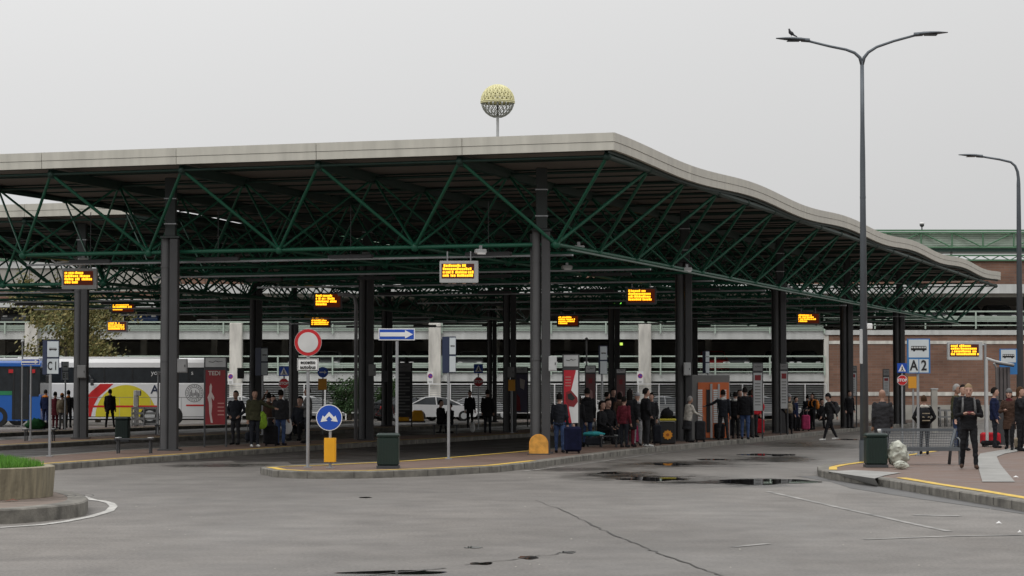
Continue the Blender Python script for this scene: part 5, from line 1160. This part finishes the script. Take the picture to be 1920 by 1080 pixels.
def person(loc, H, yaw, label, top='black', bot='black', skin='l', hair='k', hlen=0, arms=('down', 'down'), stride=0.0, lean=0.0, sit=False, coat=0, shoe='black', bulk=1.0, hood=None, hat=None, detail=0, legs_apart=0, head_yaw=0, head_tilt=0, collar=None, skirt=False, fem=False):
    _pc[0] += 1; seed = _pc[0]
    e = empty('person', loc, yaw, label, 'person', 'people waiting at the bus station')
    mb = MB(); mt, mbt, ms, mk = CC[top], CC[bot], CC[shoe] if shoe in CC else CC['black'], SK[skin]
    P = lambda x, y, z: Vector((x * H, y * H, z * H))
    sink = .0
    if sit: sink = .26
    def up(v):  # lean the upper body forward about the hip
        if lean: 
            o = P(0, 0, .52); v = o + Matrix.Rotation(lean, 3, 'X') @ (v - o)
        return v - P(0, 0, sink)
    bw = bulk
    # torso loft as stacked rings (leaned)
    def tors(secs, m, n=14):
        vs = []; k = len(secs)
        for (cy, cz, rx, ry) in secs:
            for j in range(n):
                t = 2 * math.pi * j / n; c, s_ = math.cos(t), math.sin(t); c = math.copysign(abs(c) ** .85, c)
                vs.append(up(P(c * rx, cy + s_ * ry, cz)))
        fs = [[i * n + j, i * n + (j + 1) % n, (i + 1) * n + (j + 1) % n, (i + 1) * n + j] for i in range(k - 1) for j in range(n)] + [list(range(n))[::-1], list(range((k - 1) * n, k * n))]
        mb.add(vs, fs, m, True)
    hipw = .098 if fem else .09
    tors([(0, .455, .07, .06), (0, .49, hipw + .004, .068), (0, .535, hipw, .066), (0, .56, .085, .06)], mbt)
    base = .465 - coat * .2
    tors([(0, base, (.098 + coat * .02) * bw, (.074 + coat * .015) * bw), (0, .50, .1 * bw, .076 * bw), (0, .56, .094 * bw, .072 * bw), (0, .63, .1 * bw, .076 * bw), (-.003, .70, .108 * bw, .08 * bw), (0, .755, .108 * bw, .074 * bw), (.003, .79, .09 * bw, .062 * bw), (.004, .812, .062, .05), (.004, .832, .042, .038)], mt)
    sh = .103 * (bw * .5 + .5) * (.93 if fem else 1)
    for sg, arm in ((-1, arms[0]), (1, arms[1])):
        a, h_ = ARMS[arm]
        S0 = up(P(sg * sh, 0, .79)); E0 = up(P(sg * a[0] * 1.05, a[1], a[2])); H0 = up(P(sg * h_[0], h_[1], h_[2]))
        tcap(mb, S0, E0, .036 * H * bw, .029 * H * bw, mt); tcap(mb, E0, E0.lerp(H0, .93), .029 * H * bw, .021 * H * bw, mt)
        d = (H0 - E0).normalized(); W0 = H0; sd2 = Vector((-sg, 0, 0)); sd2 = (sd2 - d * sd2.dot(d)).normalized(); nn = d.cross(sd2)
        pc = W0 + d * .025 * H
        tcap(mb, W0, W0 + d * .035 * H, .016 * H, .019 * H, mk, 8)
        fl = .042 * H; curl = nn * (.4 if nn.y < 0 or True else -.4)
        for q, ln in enumerate((.9, 1.0, .95, .75)):
            o = W0 + d * .04 * H + sd2 * (q - 1.5) * .0105 * H * 1.0
            m1_ = o + d * fl * .5 * ln + Vector((0, -.004 * H, 0)); m2_ = m1_ + d * fl * .35 * ln + Vector((0, -.014 * H, 0))
            tcap(mb, o, m1_, .0062 * H, .0058 * H, mk, 6); tcap(mb, m1_, m2_, .0058 * H, .005 * H, mk, 6)
        o = W0 + d * .012 * H + sd2 * .016 * H; tcap(mb, o, o + d * .025 * H + sd2 * .014 * H, .0075 * H, .006 * H, mk, 6)
    # legs
    for sg in (-1, 1):
        st = stride * sg
        if sit: Hp = P(sg * .05, 0, .50 - sink); Kn = P(sg * (.07 + legs_apart * .03), -.22, .265); An = P(sg * .07, -.22 + .04 * sg, .045)
        else:
            Hp = P(sg * .048, 0, .50); lift = max(0, -st) * .12
            Kn = P(sg * (.055 + legs_apart * .03), -st * .5 - .012 - abs(stride) * .12 * (1 if st < 0 else .2), .275 + lift * .2); An = P(sg * (.055 + legs_apart * .06), -st * 1.0, .045 + lift)
        fr = .054 if not fem else .056
        tcap(mb, Hp, Kn, fr * H, .036 * H, mbt, 12); tcap(mb, Kn, An, .036 * H, .025 * H if bot != 'grey' else .03 * H, mbt, 12)
        tcap(mb, An + P(0, .016, -.018), An + P(sg * .01, -.1, -.026), .025 * H, .02 * H, ms, 10)
    if skirt: tors([(0, .27, .115, .1), (0, .4, .112, .09), (0, .5, .1, .075)], mbt)
    # neck and head
    tcap(mb, up(P(0, .008, .81)), up(P(0, -.002, .875)), .031 * H, .03 * H, mk)
    hc = up(P(0, -.012, .925)); HM = Matrix.Translation(hc) @ Matrix.Rotation(head_yaw, 4, 'Z') @ Matrix.Rotation(lean * .5 + head_tilt, 4, 'X') @ Matrix.Scale(H * 1.09, 4)
    hs_ = [(0, .008, -.062, .015, .015), (0, -.008, -.06, .026, .03), (0, -.008, -.05, .031, .037), (0, -.004, -.025, .039, .046), (0, 0, 0, .0425, .051), (0, .003, .025, .044, .054), (0, .005, .048, .038, .047), (0, .006, .064, .024, .03), (0, .006, .072, .006, .008)]
    mb.loft(hs_, mk, 16, True, HM)
    mb.path([(0, -.045, .018), (0, -.056, -.002), (0, -.06, -.012), (0, -.05, -.018)], 0, mk, 6, radii=[.006, .008, .0095, .007], T=HM)
    for sg in (-1, 1): mb.ball((sg * .043, .006, -.002), (.007, .011, .017), mk, 8, 5, HM)
    mb.ball((0, -.038, -.034), (.016, .012, .007), mk, 8, 4, HM); mb.ball((0, -.04, -.05), (.014, .01, .01), mk, 8, 4, HM)
    if collar: tors([(.004, .8, .06, .055), (.004, .845, .05, .048), (.002, .85, .03, .03)], CC[collar])
    if hood and hood != 'up': tors([(.03, .795, .085, .06), (.035, .83, .07, .055), (.03, .845, .05, .04)], CC[hood])
    # voxel union, then material by nearest source face
    tmp = mb.build('tmp')
    vs = [v.co.copy() for v in tmp.data.vertices]; ps = [list(p.vertices) for p in tmp.data.polygons]; mi_ = [p.material_index for p in tmp.data.polygons]
    rm = tmp.modifiers.new('r', 'REMESH'); rm.mode = 'VOXEL'; rm.voxel_size = (.0075 if detail else .0135) ; rm.use_smooth_shade = True
    sm = tmp.modifiers.new('s', 'SMOOTH'); sm.factor = .5; sm.iterations = 2
    dg = bpy.context.evaluated_depsgraph_get(); me = bpy.data.meshes.new_from_object(tmp.evaluated_get(dg))
    mats = list(tmp.data.materials); bpy.data.objects.remove(tmp)
    pts_ = []
    for p_, m_ in zip(ps, mi_):
        if len(p_) == 4:
            a_, b_, c_, d_ = [vs[q] for q in p_]; ku = max(1, min(14, int((b_ - a_).length / .03) + 1)); kv = max(1, min(14, int((d_ - a_).length / .03) + 1))
            for i_ in range(ku):
                for j_ in range(kv):
                    u_, v_ = (i_ + .5) / ku, (j_ + .5) / kv; pts_.append((a_.lerp(b_, u_).lerp(d_.lerp(c_, u_), v_), m_))
    kd = KDTree(len(pts_))
    for i_, (c_, _) in enumerate(pts_): kd.insert(c_, i_)
    kd.balance(); me.materials.clear()
    for m in mats: me.materials.append(m)
    idx = []
    for p in me.polygons:
        idx.append(pts_[kd.find(p.center)[1]][1])
    me.polygons.foreach_set('material_index', idx); me.polygons.foreach_set('use_smooth', [True] * len(me.polygons))
    skin_i = mats.index(mk) if mk in mats else -1
    sv = set()
    for p in me.polygons:
        if p.material_index == skin_i: sv.update(p.vertices)
    nrm = [v.normal.copy() for v in me.vertices]
    for v in me.vertices:
        if v.index in sv: continue
        c = v.co; d = noise.noise(Vector((c.x * 9 + seed * 5, c.y * 9, c.z * 16))) * .012 + noise.noise(Vector((c.x * 22 + seed, c.y * 22, c.z * 30))) * .005
        v.co = c + nrm[v.index] * d
    me.name = 'body'; o = bpy.data.objects.new('body', me); COL.objects.link(o); o.parent = e
    # hair / hat
    b = MB(); hm = HR[hair] if hair in HR else None
    n = 16
    if hm:
        rows = 7; vs = []
        for i in range(rows + 1):
            for j in range(n):
                a = 2 * math.pi * j / n; front = -math.sin(a)   # +1 at the face
                zmin = .034 + .01 * front if front > .2 else (-.02 - hlen if front < -.3 else -.005 - hlen * .8)
                z = .08 - (.08 - zmin) * (i / rows) ** 1.0
                zz_ = max(min(z, .078), -.03); rr_ = math.sqrt(max(0, 1 - ((zz_ - .012) / .068) ** 2)) if z > .012 else 1.0
                w2 = .0475 * rr_ + .001; y2 = .0575 * rr_ + .001
                if z < -.03: w2 *= 1.05
                vs.append((math.cos(a) * w2 * (1 + .05 * noise.noise(Vector((i, j, seed)))), math.sin(a) * y2 + .008, z))
        fs = [[i * n + j, (i + 1) * n + j, (i + 1) * n + (j + 1) % n, i * n + (j + 1) % n] for i in range(rows) for j in range(n)] + [list(range(n))]
        b.add(vs, fs, hm, True, HM); b.build('hair', e)
    if hat:
        b = MB(); b.loft([(0, .004, .016, .05, .058), (0, .005, .03, .051, .059), (0, .006, .055, .045, .052), (0, .008, .078, .028, .034), (0, .008, .088, .008, .01)], CC[hat], 14, True, HM); b.build('hat', e)
    if hood == 'up':
        b = MB(); b.loft([(0, .03, -.09, .07, .06), (0, .02, -.05, .055, .058), (0, .016, 0, .053, .058), (0, .014, .04, .05, .056), (0, .016, .072, .035, .04), (0, .018, .085, .01, .012)], mt, 14, True, HM); b.build('hood', e)
    if detail:
        for sg in (-1, 1):
            b = MB(); b.ball((sg * .018, -.046, .008), (.006, .004, .0035), HR['k'], 8, 5, HM); b.build('eye', e)
            b = MB(); b.tube(HM @ Vector((sg * .009, -.0495, .019)), HM @ Vector((sg * .028, -.046, .02)), .0016 * H, HR['b'], 5); b.build('eyebrow', e)
        b = MB(); b.ball((0, -.0485, -.034), (.013, .004, .003), mat('lips', (.3, .12, .1), .5), 8, 4, HM); b.build('mouth', e)
    return e
def per(px, hy, fy, label, yaw=0, z0=.15, **kw):
    p = at(px, fy, z0); H = (Z(hy, p.y) - z0)
    if kw.get('sit'): H /= .74
    return person(p, H, R(yaw), label, **kw), p, H
def backpack(p, H, yaw, m, label, z=.7, name='backpack', sc=1, front=False, sm=None):
    e = empty(name, p, yaw, label, 'bag', None); sg = -1 if front else 1
    b = MB(); b.loft([(0, sg * .125 * H, (z - .13) * H, .07 * H, .03 * H), (0, sg * .13 * H, (z - .1) * H, .095 * H * sc, .05 * H * sc), (0, sg * .13 * H, z * H, .095 * H * sc, .055 * H * sc), (0, sg * .12 * H, (z + .09) * H, .085 * H * sc, .045 * H * sc), (0, sg * .11 * H, (z + .13) * H, .05 * H, .025 * H)], m, 14, True, pw=.7); b.build('pack', e)
    b = MB(); b.loft([(0, sg * .185 * H, (z - .08) * H, .06 * H, .02 * H), (0, sg * .19 * H, z * H, .065 * H, .025 * H), (0, sg * .18 * H, (z + .03) * H, .05 * H, .015 * H)], m, 10, True, pw=.7); b.build('pocket', e)
    for q in (-1, 1): b = MB(); b.path([(q * .06 * H, sg * .1 * H, (z + .11) * H), (q * .065 * H, sg * .0 * H, .835 * H), (q * .07 * H, -sg * .082 * H, .78 * H), (q * .075 * H, -sg * .085 * H, .68 * H), (q * .09 * H, sg * .02 * H, .6 * H)], .014 * H, sm or m, 6); b.build('strap', e)
    return e
def suitcase(px, fy, w_, h_, m, label, yaw=0, z0=.15, handle=True, d=.28):
    s_ = Spot(px, fy, z0); e = empty('suitcase', s_.p, R(yaw), label, 'suitcase', 'luggage on the platforms'); W_ = w_ * s_.k(); H_ = h_ * s_.k() - .05
    b = MB(); b.box((0, 0, .05 + H_ / 2), (W_, d, H_), m, ch=min(.05, W_ * .2)); 
    for q in (-.3, -.1, .1, .3): b.box((q * W_, -d / 2 - .003, .05 + H_ / 2), (.02, .012, H_ * .8), m)
    b.build('shell', e)
    for q in (-1, 1): b = MB(); b.tube((q * W_ * .35, -.1, .03), (q * W_ * .35, -.07, .03), .03, rubber, 10); b.tube((q * W_ * .35, .07, .03), (q * W_ * .35, .1, .03), .03, rubber, 10); b.build('wheels', e)
    if handle: b = MB(); b.path([(-W_ * .25, .08, H_), (-W_ * .25, .08, H_ + .28), (W_ * .25, .08, H_ + .28), (W_ * .25, .08, H_)], .012, grey, 6); b.build('handle', e)
    return e
# right platform: the man with the phone, nearest
e, p, H = per(1817, 721, 879, 'man in a black jacket and black jeans walking forward, looking at a phone', yaw=-8, top='black', bot='black', hair='y', arms=('hold', 'hold'), stride=.07, legs_apart=.4, detail=1, head_tilt=.15, collar='black', bulk=1.02, shoe='brown')
b = MB(); b.box((p.x - .02, p.y - .32, .15 + .665 * H), (.16, .015, .08), dgrey, ch=.004); b.box((p.x - .02, p.y - .33, .15 + .665 * H), (.14, .004, .065), CC['maroon']); o = b.build('mobile_phone'); tag(o, 'dark mobile phone held in both hands by the man in black', 'phone')
backpack(p, H, R(-8), CC['charcoal'], 'dark backpack whose pale straps show on the man looking at a phone', sc=.9, sm=CC['grey'])
per(1794, 721, 842, 'bald man in olive black padded jacket and blue jeans, half hidden by man with phone', yaw=60, top='olive', bot='djeans', skin='m', hair='g', arms=('down', 'pocket'), bulk=1.08)
per(1806, 722, 845, 'person whose dark hair shows just above the head of the man with the phone', yaw=10, top='dark', bot='dark', hair='k')
per(1655, 731, 861, 'bald man in a long dark coat seen from behind, standing by the green bin', yaw=178, top='charcoal', bot='charcoal', skin='m', hair='', arms=('down', 'down'), bulk=1.12, coat=.5)
e, p, H = per(1733, 742, 852, 'short person in dark clothes with a pale fur hood behind the bench', yaw=175, top='black', bot='charcoal', hair='b', fem=True, hood='cream', arms=('pocket', 'pocket'), bulk=1.1)
backpack(p, H, R(175), CC['black'], 'black backpack with pale bands worn below a fur hood, behind the bench', z=.66)
b = MB(); 
for q in range(3): b.box((p.x - .0, p.y - .0 - .235 * H * .88, .15 + (.58 + .06 * q) * H), (.2, .01, .025), CC['beige'])
tag(b.build('pale_bands'), 'pale reflective bands on the backpack behind the bench', 'strap')
per(1865, 727, 840, 'person in a dark blue jacket and cap beside the shelter post', yaw=80, top='navy', bot='dark', hair='k', arms=('down', 'pocket'), bulk=1.05)
per(1893, 730, 844, 'woman in a grey knitted hat and brown scarf walking beside the shelter', yaw=-20, top='brown', bot='black', hair='b', hat='grey', collar='maroon', fem=True, arms=('hold', 'down'), coat=.6, stride=.1, hlen=.04, detail=1)
per(1913, 726, 846, 'person in a black jacket raising a hand to the face at the right edge', yaw=60, top='black', bot='black', hair='b', arms=('face', 'down'), fem=True, hlen=.05)
suitcase(1857, 837, 34, 26, CC['red'], 'large red holdall on the ground by the shelter post', handle=False, d=.5)
suitcase(1857, 838, 36, 12, CC['black'], 'black bag lying in front of the red holdall by the shelter post', handle=False, yaw=5, d=.2)
suitcase(1910, 843, 14, 22, CC['beige'], 'beige bag on the ground at the right edge', handle=False)
# middle right: people at the kerb
P_ = [
 (1049, 738, 849, 'man in dark jacket and blue jeans between central column and red and white poster', dict(yaw=170, top='dark', bot='jeans')),
 (1101, 728, 834, 'person in a hooded black coat and jeans right of the red and white poster', dict(yaw=185, top='black', bot='djeans', hood='black', bulk=1.12, coat=.3)),
 (1150, 729, 822, 'person in black standing behind the waiting group, under the slim stop sign', dict(yaw=20, top='black', bot='black')),
 (1181, 730, 838, 'woman with long dark hair and a black coat in the waiting group', dict(yaw=150, top='black', bot='maroon', hair='k', hlen=.12, fem=True, coat=.8, bulk=1.1)),
 (1195, 737, 836, 'person in a pale hood and light grey trousers in the waiting group', dict(yaw=170, top='charcoal', bot='lgrey', hair='', hood='lgrey', hat='lgrey', fem=True)),
 (1211, 728, 838, 'tall man in a black jacket, dark grey trousers and white shoes at the kerb', dict(yaw=110, top='black', bot='charcoal', shoe='white', bulk=1.1, arms=('pocket', 'down'))),
 (1290, 743, 829, 'old woman with grey hair and a cream cardigan at the orange vending kiosk', dict(yaw=115, top='cream', bot='charcoal', hair='g', fem=True, skirt=True, arms=('fwd', 'hold'), lean=.12, bulk=1.12, skin='m')),
 (1356, 731, 825, 'man in a dark jacket with a white collar reaching out to the vending kiosk', dict(yaw=170, top='dark', bot='charcoal', collar='white', arms=('down', 'out'), legs_apart=.6, lean=-.05)),
 (1379, 735, 822, 'dark clothed person with pale collar just left of the man in blue jeans', dict(yaw=160, top='black', bot='black', collar='white', fem=True)),
 (1397, 726, 824, 'man in a black jacket and blue jeans left of the person in red', dict(yaw=170, top='black', bot='jeans', bulk=1.12)),
 (1413, 728, 820, 'person in a bright red jacket beside the third right hand column', dict(yaw=20, top='red', bot='charcoal', skin='m', arms=('face', 'down'), bulk=1.05)),
 (1480, 740, 814, 'person in a light cap carrying a yellowish bag on the back', dict(yaw=170, top='dark', bot='black', hair='', hat='lgrey', fem=True, arms=('hold', 'pocket'))),
 (1524, 738, 806, 'person sitting sideways with an orange backpack', dict(yaw=-60, top='black', bot='black', arms=('lap', 'lap'), hlen=.04)),
 (1503, 752, 804, 'person bending over luggage near the pink suitcase', dict(yaw=80, top='dark', bot='black', lean=.7, arms=('fwd', 'fwd'))),
 (1557, 738, 826, 'walker with a backpack striding left across the road', dict(yaw=-75, z0=0, top='charcoal', bot='black', stride=.17, hat='black', shoe='white', arms=('swing', 'back'), lean=.1)),
 (1593, 733, 803, 'dark clothed person with a scarf standing at the fourth right hand column', dict(yaw=20, top='black', bot='black', collar='grey', coat=.3, fem=True)),
 (206, 730, 801, 'dark clothed man with a bag standing in front of the white coach', dict(yaw=175, top='black', bot='black', legs_apart=.9, hood='black', bulk=1.12)),
 (85, 731, 798, 'person in an orange top and dark trousers next to the blue bus', dict(yaw=170, top='navy', bot='navy', collar='orange', hood='orange', fem=True)),
 (103, 735, 804, 'person in dark red clothes queuing behind the C 1 sign', dict(yaw=160, top='maroon', bot='maroon', coat=.5)),
 (116, 738, 805, 'person in a beige top and grey trousers queuing beside the C 1 sign', dict(yaw=175, top='beige', bot='grey', hat='orange')),
 (128, 732, 802, 'person in black queuing left of the dark column beside the coach', dict(yaw=170, top='black', bot='black', collar='orange')),
 (442, 733, 834, 'man in a dark padded jacket right of the red dancer poster', dict(yaw=-20, top='dark', bot='charcoal', bulk=1.15, skin='m', arms=('pocket', 'pocket'))),
 (477, 731, 838, 'man in an olive jacket stretching one arm to the right', dict(yaw=20, top='olive', bot='dark', arms=('down', 'out'), skin='m', bulk=1.12, shoe='white')),
 (501, 737, 832, 'person in a dark jacket raising one arm in the left group', dict(yaw=160, top='brown', bot='charcoal', arms=('down', 'up'), lean=.15)),
 (526, 731, 835, 'man in a dark jacket and blue jeans left of the round no entry sign', dict(yaw=165, top='charcoal', bot='jeans', bulk=1.12, skin='m')),
 (577, 727, 831, 'man in a grey jacket half hidden by the no entry sign pole', dict(yaw=-70, top='grey', bot='dark', arms=('hold', 'hold'), skin='m')),
 (881, 733, 803, 'dark figure standing left of the shaded stop sign', dict(yaw=10, top='black', bot='black')),
 (914, 731, 812, 'dark figure in a long coat right of the shaded stop sign', dict(yaw=170, top='black', bot='dark', coat=.4, bulk=1.1)),
 (1140, 748, 832, 'person sitting low among the bags in the middle group', dict(yaw=30, top='black', bot='dark', sit=True, arms=('lap', 'lap'))),
 (1128, 752, 833, 'crouching person in black between the maroon poster and the low bench', dict(yaw=60, top='black', bot='black', sit=True, arms=('lap', 'lap'), hlen=.05)),
 (1162, 736, 829, 'person in a dark brown coat at the back of the middle group', dict(yaw=200, top='brown', bot='black', coat=.5, fem=True, hlen=.04)),
 (1170, 744, 839, 'child sized figure in dark red in front of the middle group', dict(yaw=150, top='maroon', bot='dark')),
 (1222, 737, 831, 'slim person in charcoal partly behind the tall man with white shoes', dict(yaw=-30, top='charcoal', bot='black')),
 (1387, 731, 817, 'dark figure behind the man in blue jeans, only head and shoulder clear', dict(yaw=30, top='charcoal', bot='dark', hood='charcoal')),
 (1367, 736, 817, 'person with a light scarf behind the man reaching to the kiosk', dict(yaw=-140, top='black', bot='dark', collar='white')),
 (1469, 743, 808, 'dark figure just right of the third right hand column', dict(yaw=100, top='black', bot='black', coat=.3)),
 (1541, 748, 803, 'seated person in black right of the orange backpack', dict(yaw=20, top='black', bot='black', sit=True, arms=('lap', 'lap'))),
 (1514, 741, 801, 'standing dark figure behind the pink suitcase', dict(yaw=170, top='dark', bot='black')),
 (563, 744, 826, 'seated person in dark clothes left of the no entry sign pole', dict(yaw=-20, top='dark', bot='black', sit=True, arms=('lap', 'lap'))),
 (512, 742, 830, 'person in black behind the tall suitcase of the left group', dict(yaw=10, top='black', bot='dark', arms=('hold', 'down'))),
 (1062, 742, 842, 'person in dark clothes just behind the red and white poster', dict(yaw=10, top='dark', bot='jeans')),
 (1085, 741, 838, 'shorter person in black just right of the bright red and white poster', dict(yaw=150, top='black', bot='dark', fem=True, hlen=.06)),
 (1138, 735, 827, 'person in a black coat right of the slim stop sign pole', dict(yaw=120, top='black', bot='black', coat=.5)),
 (1344, 738, 819, 'dark clothed person behind the man reaching to the kiosk, nearer its corner', dict(yaw=40, top='dark', bot='black')),
 (1407, 733, 816, 'person in black between the blue jeans and the red jacket', dict(yaw=170, top='black', bot='black', fem=True)),
 (1492, 744, 808, 'person in dark blue between the light cap and the pink suitcase', dict(yaw=60, top='navy', bot='black', coat=.3)),
 (826, 750, 812, 'dark figure sitting on a bench left of the edge on stop sign', dict(yaw=60, top='black', bot='black', sit=True, arms=('lap', 'lap'), bulk=1.1)),
 (844, 756, 812, 'second dark figure sitting on a bench behind the edge on stop sign pole', dict(yaw=-50, top='black', bot='black', sit=True, arms=('lap', 'lap'))),
]
PP = {}
for (px, hy, fy, lb, kw) in P_:
    e, p, H = per(px, hy, fy, lb, **kw); PP[px] = (p, H, R(kw.get('yaw', 0)))
p, H, y = PP[1557]; backpack(p, H, y, CC['charcoal'], 'dark grey backpack on the walker crossing the road')
p, H, y = PP[1524]; backpack(p, H, y, CC['orange'], 'orange backpack on the person sitting sideways')
p, H, y = PP[1480]; backpack(p, H, y, CC['beige'], 'yellowish beige bag on the back of the person in a light cap', z=.66)
p, H, y = PP[116]; backpack(p, H, y, CC['beige'], 'beige backpack in the queue beside the C 1 sign')
bench(810, 860, 815, 797, 'low dark bench under the two sitting figures in the middle'); bench(1125, 1158, 838, 818, 'low bench among the bags of the middle group')
# luggage
suitcase(1074, 850, 32, 50, cl('deep_navy', (.007, .009, .028)), 'big navy blue suitcase under the bright red and white poster', d=.5, handle=False)
suitcase(1114, 838, 34, 18, CC['dark'], 'low dark bag right of the navy suitcase', handle=False)
s_ = Spot(1112, 836); lumpbag('folded_blanket', s_, .75, .14, CC['teal'], 'bright teal cloth lying on the low dark bag', 'cloth', seed=3, D=.4, loc=(s_.p.x, s_.p.y, .15 + 18 * s_.k()))
suitcase(1194, 832, 11, 34, CC['pink'], 'narrow pink bag between the legs of the waiting group', handle=False)
suitcase(1233, 834, 16, 38, CC['dark'], 'dark green grey suitcase right of the tall man with white shoes')
# bin with yellow rim and orange disc
s_ = Spot(1251, 832); k = s_.k(); e = empty('waste_container', s_.p, 0, 'black waste container with a yellow rim and an orange flower disc', 'bin')
b = MB(); b.box((0, 0, s_.z(791) / 2), (30 * k, .5, s_.z(791)), black, ch=.03); b.build('body', e); b = MB(); b.box((0, 0, s_.z(787)), (32 * k, .54, .07), mat('rim_yellow', (.5, .42, .03), .5), ch=.02); b.build('rim', e)
b = MB(); c0 = s_.z(815); b.plate([((9.5 if i % 2 else 7.5) * k * math.cos(2 * math.pi * i / 20), c0 + (9.5 if i % 2 else 7.5) * k * math.sin(2 * math.pi * i / 20)) for i in range(20)], -.27, .015, mat('flower_orange', (.75, .3, .02), .5)); b.plate(circ(0, c0, 3 * k, 10), -.275, .006, mat('flower_core', (.4, .1, .01))); b.build('flower_disc', e)
lumpbag('bin_bag', Spot(1252, 832), 24 * k, 20 * k, CC['black'], 'black sack bulging out on top of the waste container', 'bag', seed=8, loc=(s_.p.x, s_.p.y, .15 + s_.z(787) + .03))
suitcase(1313, 829, 20, 40, CC['charcoal'], 'charcoal suitcase right of the old woman in cream')
suitcase(1349, 824, 20, 30, CC['black'], 'black suitcase at the foot of the vending kiosk')
suitcase(1425, 815, 16, 30, CC['red'], 'red suitcase behind the person in the red jacket')
lumpbag('shoulder_bag', Spot(1421, 819), .5, .75, CC['red'], 'puffy red bag carried on the side of the person in red', seed=5, loc=at(1421, 819, .15) + Vector((0, 0, .75)))
suitcase(1511, 808, 15, 30, CC['pink'], 'deep pink suitcase beside the person bending over')
suitcase(1490, 806, 22, 24, CC['black'], 'black bags piled behind the person in a light cap', handle=False)
suitcase(508, 836, 26, 38, CC['black'], 'tall black suitcase in the middle of the left group')
suitcase(470, 830, 20, 20, CC['dark'], 'dark suitcase behind the man in the olive jacket', yaw=20)
suitcase(558, 816, 18, 34, CC['black'], 'black suitcase left of the no entry sign pole')
lumpbag('carrier_bag', Spot(540, 834), 18 * Spot(540, 834).k(), 30 * Spot(540, 834).k(), white, 'white plastic carrier bag held by the man in blue jeans', seed=2, D=.15, loc=at(540, 834, .15) + Vector((0, -.1, .32)))
lumpbag('safety_vest', Spot(493, 836), .34, .5, CC['yelgreen'], 'yellow green vest lying on the luggage of the left group', 'clothing', seed=6, D=.3, loc=at(493, 836, .15) + Vector((0, -.3, .5)))
lumpbag('carrier_bag', Spot(886, 811), .2, .4, white, 'white carrier bag standing by the shaded stop sign', seed=7, D=.15)
lumpbag('duffel_bag', Spot(68, 806), 1.0, .45, cl('dark_green', (.02, .09, .03)), 'dark green duffel bag on the ground beside the blue bus', seed=9, D=.5)
suitcase(88, 806, 14, 14, CC['black'], 'small black bag on the ground left of the queue', handle=False)
s_ = Spot(308, 802); 

# ---------------------------------------------------------------- trees
def leafmat(name, c1, c2):
    m = bpy.data.materials.new(name); m.use_nodes = True; t = m.node_tree; n = t.nodes; l = t.links; b = n['Principled BSDF']; b.inputs['Roughness'].default_value = .7
    g = n.new('ShaderNodeNewGeometry'); r_ = n.new('ShaderNodeValToRGB'); r_.color_ramp.elements[0].color = (*c1, 1); r_.color_ramp.elements[1].color = (*c2, 1); l.new(g.outputs['Random Per Island'], r_.inputs[0]); l.new(r_.outputs[0], b.inputs['Base Color']); return m
def tree(loc, H, cw_, ch_, trunk, label, lm, nleaf, seed, cat='tree', name='autumn_tree', leaf=.11, cz=None):
    e = empty(name, loc, 0, label, cat); rn = random.Random(seed); bk = mat('bark', (.09, .075, .055), .9, 0, .3, 6, .4)
    b = MB(); tips = []
    b.path([(0, 0, 0), (.05, 0, trunk * .5), (0, .05, trunk), (.1, 0, H * .6), (.05, .05, H * .86)], 0, bk, 8, radii=[.17, .13, .1, .06, .02])
    for i in range(26):
        z0 = trunk * .7 + (H * .8 - trunk * .7) * rn.random(); a = rn.random() * 6.28; rel = (z0 / H); r_ = cw_ * rn.uniform(.45, 1) * (1 - .5 * abs(rel - .55)); q = Vector((math.cos(a) * r_, math.sin(a) * r_, z0 + rn.uniform(.1, .35) * r_ + .2))
        b.path([(0, 0, z0), (q.x * .5, q.y * .5, (z0 + q.z) / 2 + .1), q], 0, bk, 5, radii=[.045, .03, .01]); tips.append(q)
    b.build('trunk', e)
    lf = MB(); cl_ = []
    for q in tips:
        for _ in range(5): cl_.append((q + Vector((rn.gauss(0, .45), rn.gauss(0, .45), rn.gauss(0, .4))) * (cw_ / 3), rn.uniform(.25, .6)))
    for _ in range(20): t = rn.random() * 6.28; z = rn.uniform(.35, .95) * H; r_ = cw_ * .5 * rn.random(); cl_.append((Vector((math.cos(t) * r_, math.sin(t) * r_, z)), .5))
    for _ in range(nleaf):
        c, s_ = rn.choice(cl_); v = Vector((rn.gauss(0, 1), rn.gauss(0, 1), rn.gauss(0, .8))) * s_ * .6 * (cw_ / 3 + .2); o = c + v
        if o.z < trunk * .5: continue
        n1 = Vector((rn.gauss(0, 1), rn.gauss(0, 1), rn.gauss(0, 1))).normalized(); n2 = n1.orthogonal().normalized(); k_ = leaf * rn.uniform(.6, 1.3); n3 = n1.cross(n2)
        lf.add([o - n2 * k_, o - n3 * k_ * .5, o + n2 * k_, o + n3 * k_ * .5], [[0, 1, 2, 3]], lm)
    lf.build('crown', e)
    return e
tree((X(122, 131), 131, 0), 8.3, 3.1, 6, 2.2, 'tree with thinning yellow green autumn leaves behind the buses', leafmat('autumn_leaves', (.07, .09, .02), (.27, .22, .08)), 9500, 5)
tree((X(185, 136), 136, 0), 6.2, 1.8, 4, 2.0, 'smaller autumn tree right of the bigger one, behind the coach roof', leafmat('autumn_leaves_b', (.07, .09, .025), (.25, .2, .08)), 3500, 8)
tree((X(655, 143), 143, 0), 2.75, 1.25, 2.4, .5, 'round dark green bush behind the round no entry sign', leafmat('bush_leaves', (.012, .04, .01), (.04, .09, .02)), 4500, 9, 'bush', 'bush', .08)
tree((X(724, 143.5), 143.5, 0), 2.5, .7, 2.2, .5, 'narrow green bush right of the one way sign column', leafmat('bush_leaves_b', (.015, .05, .01), (.05, .1, .02)), 1600, 10, 'bush', 'bush', .08)
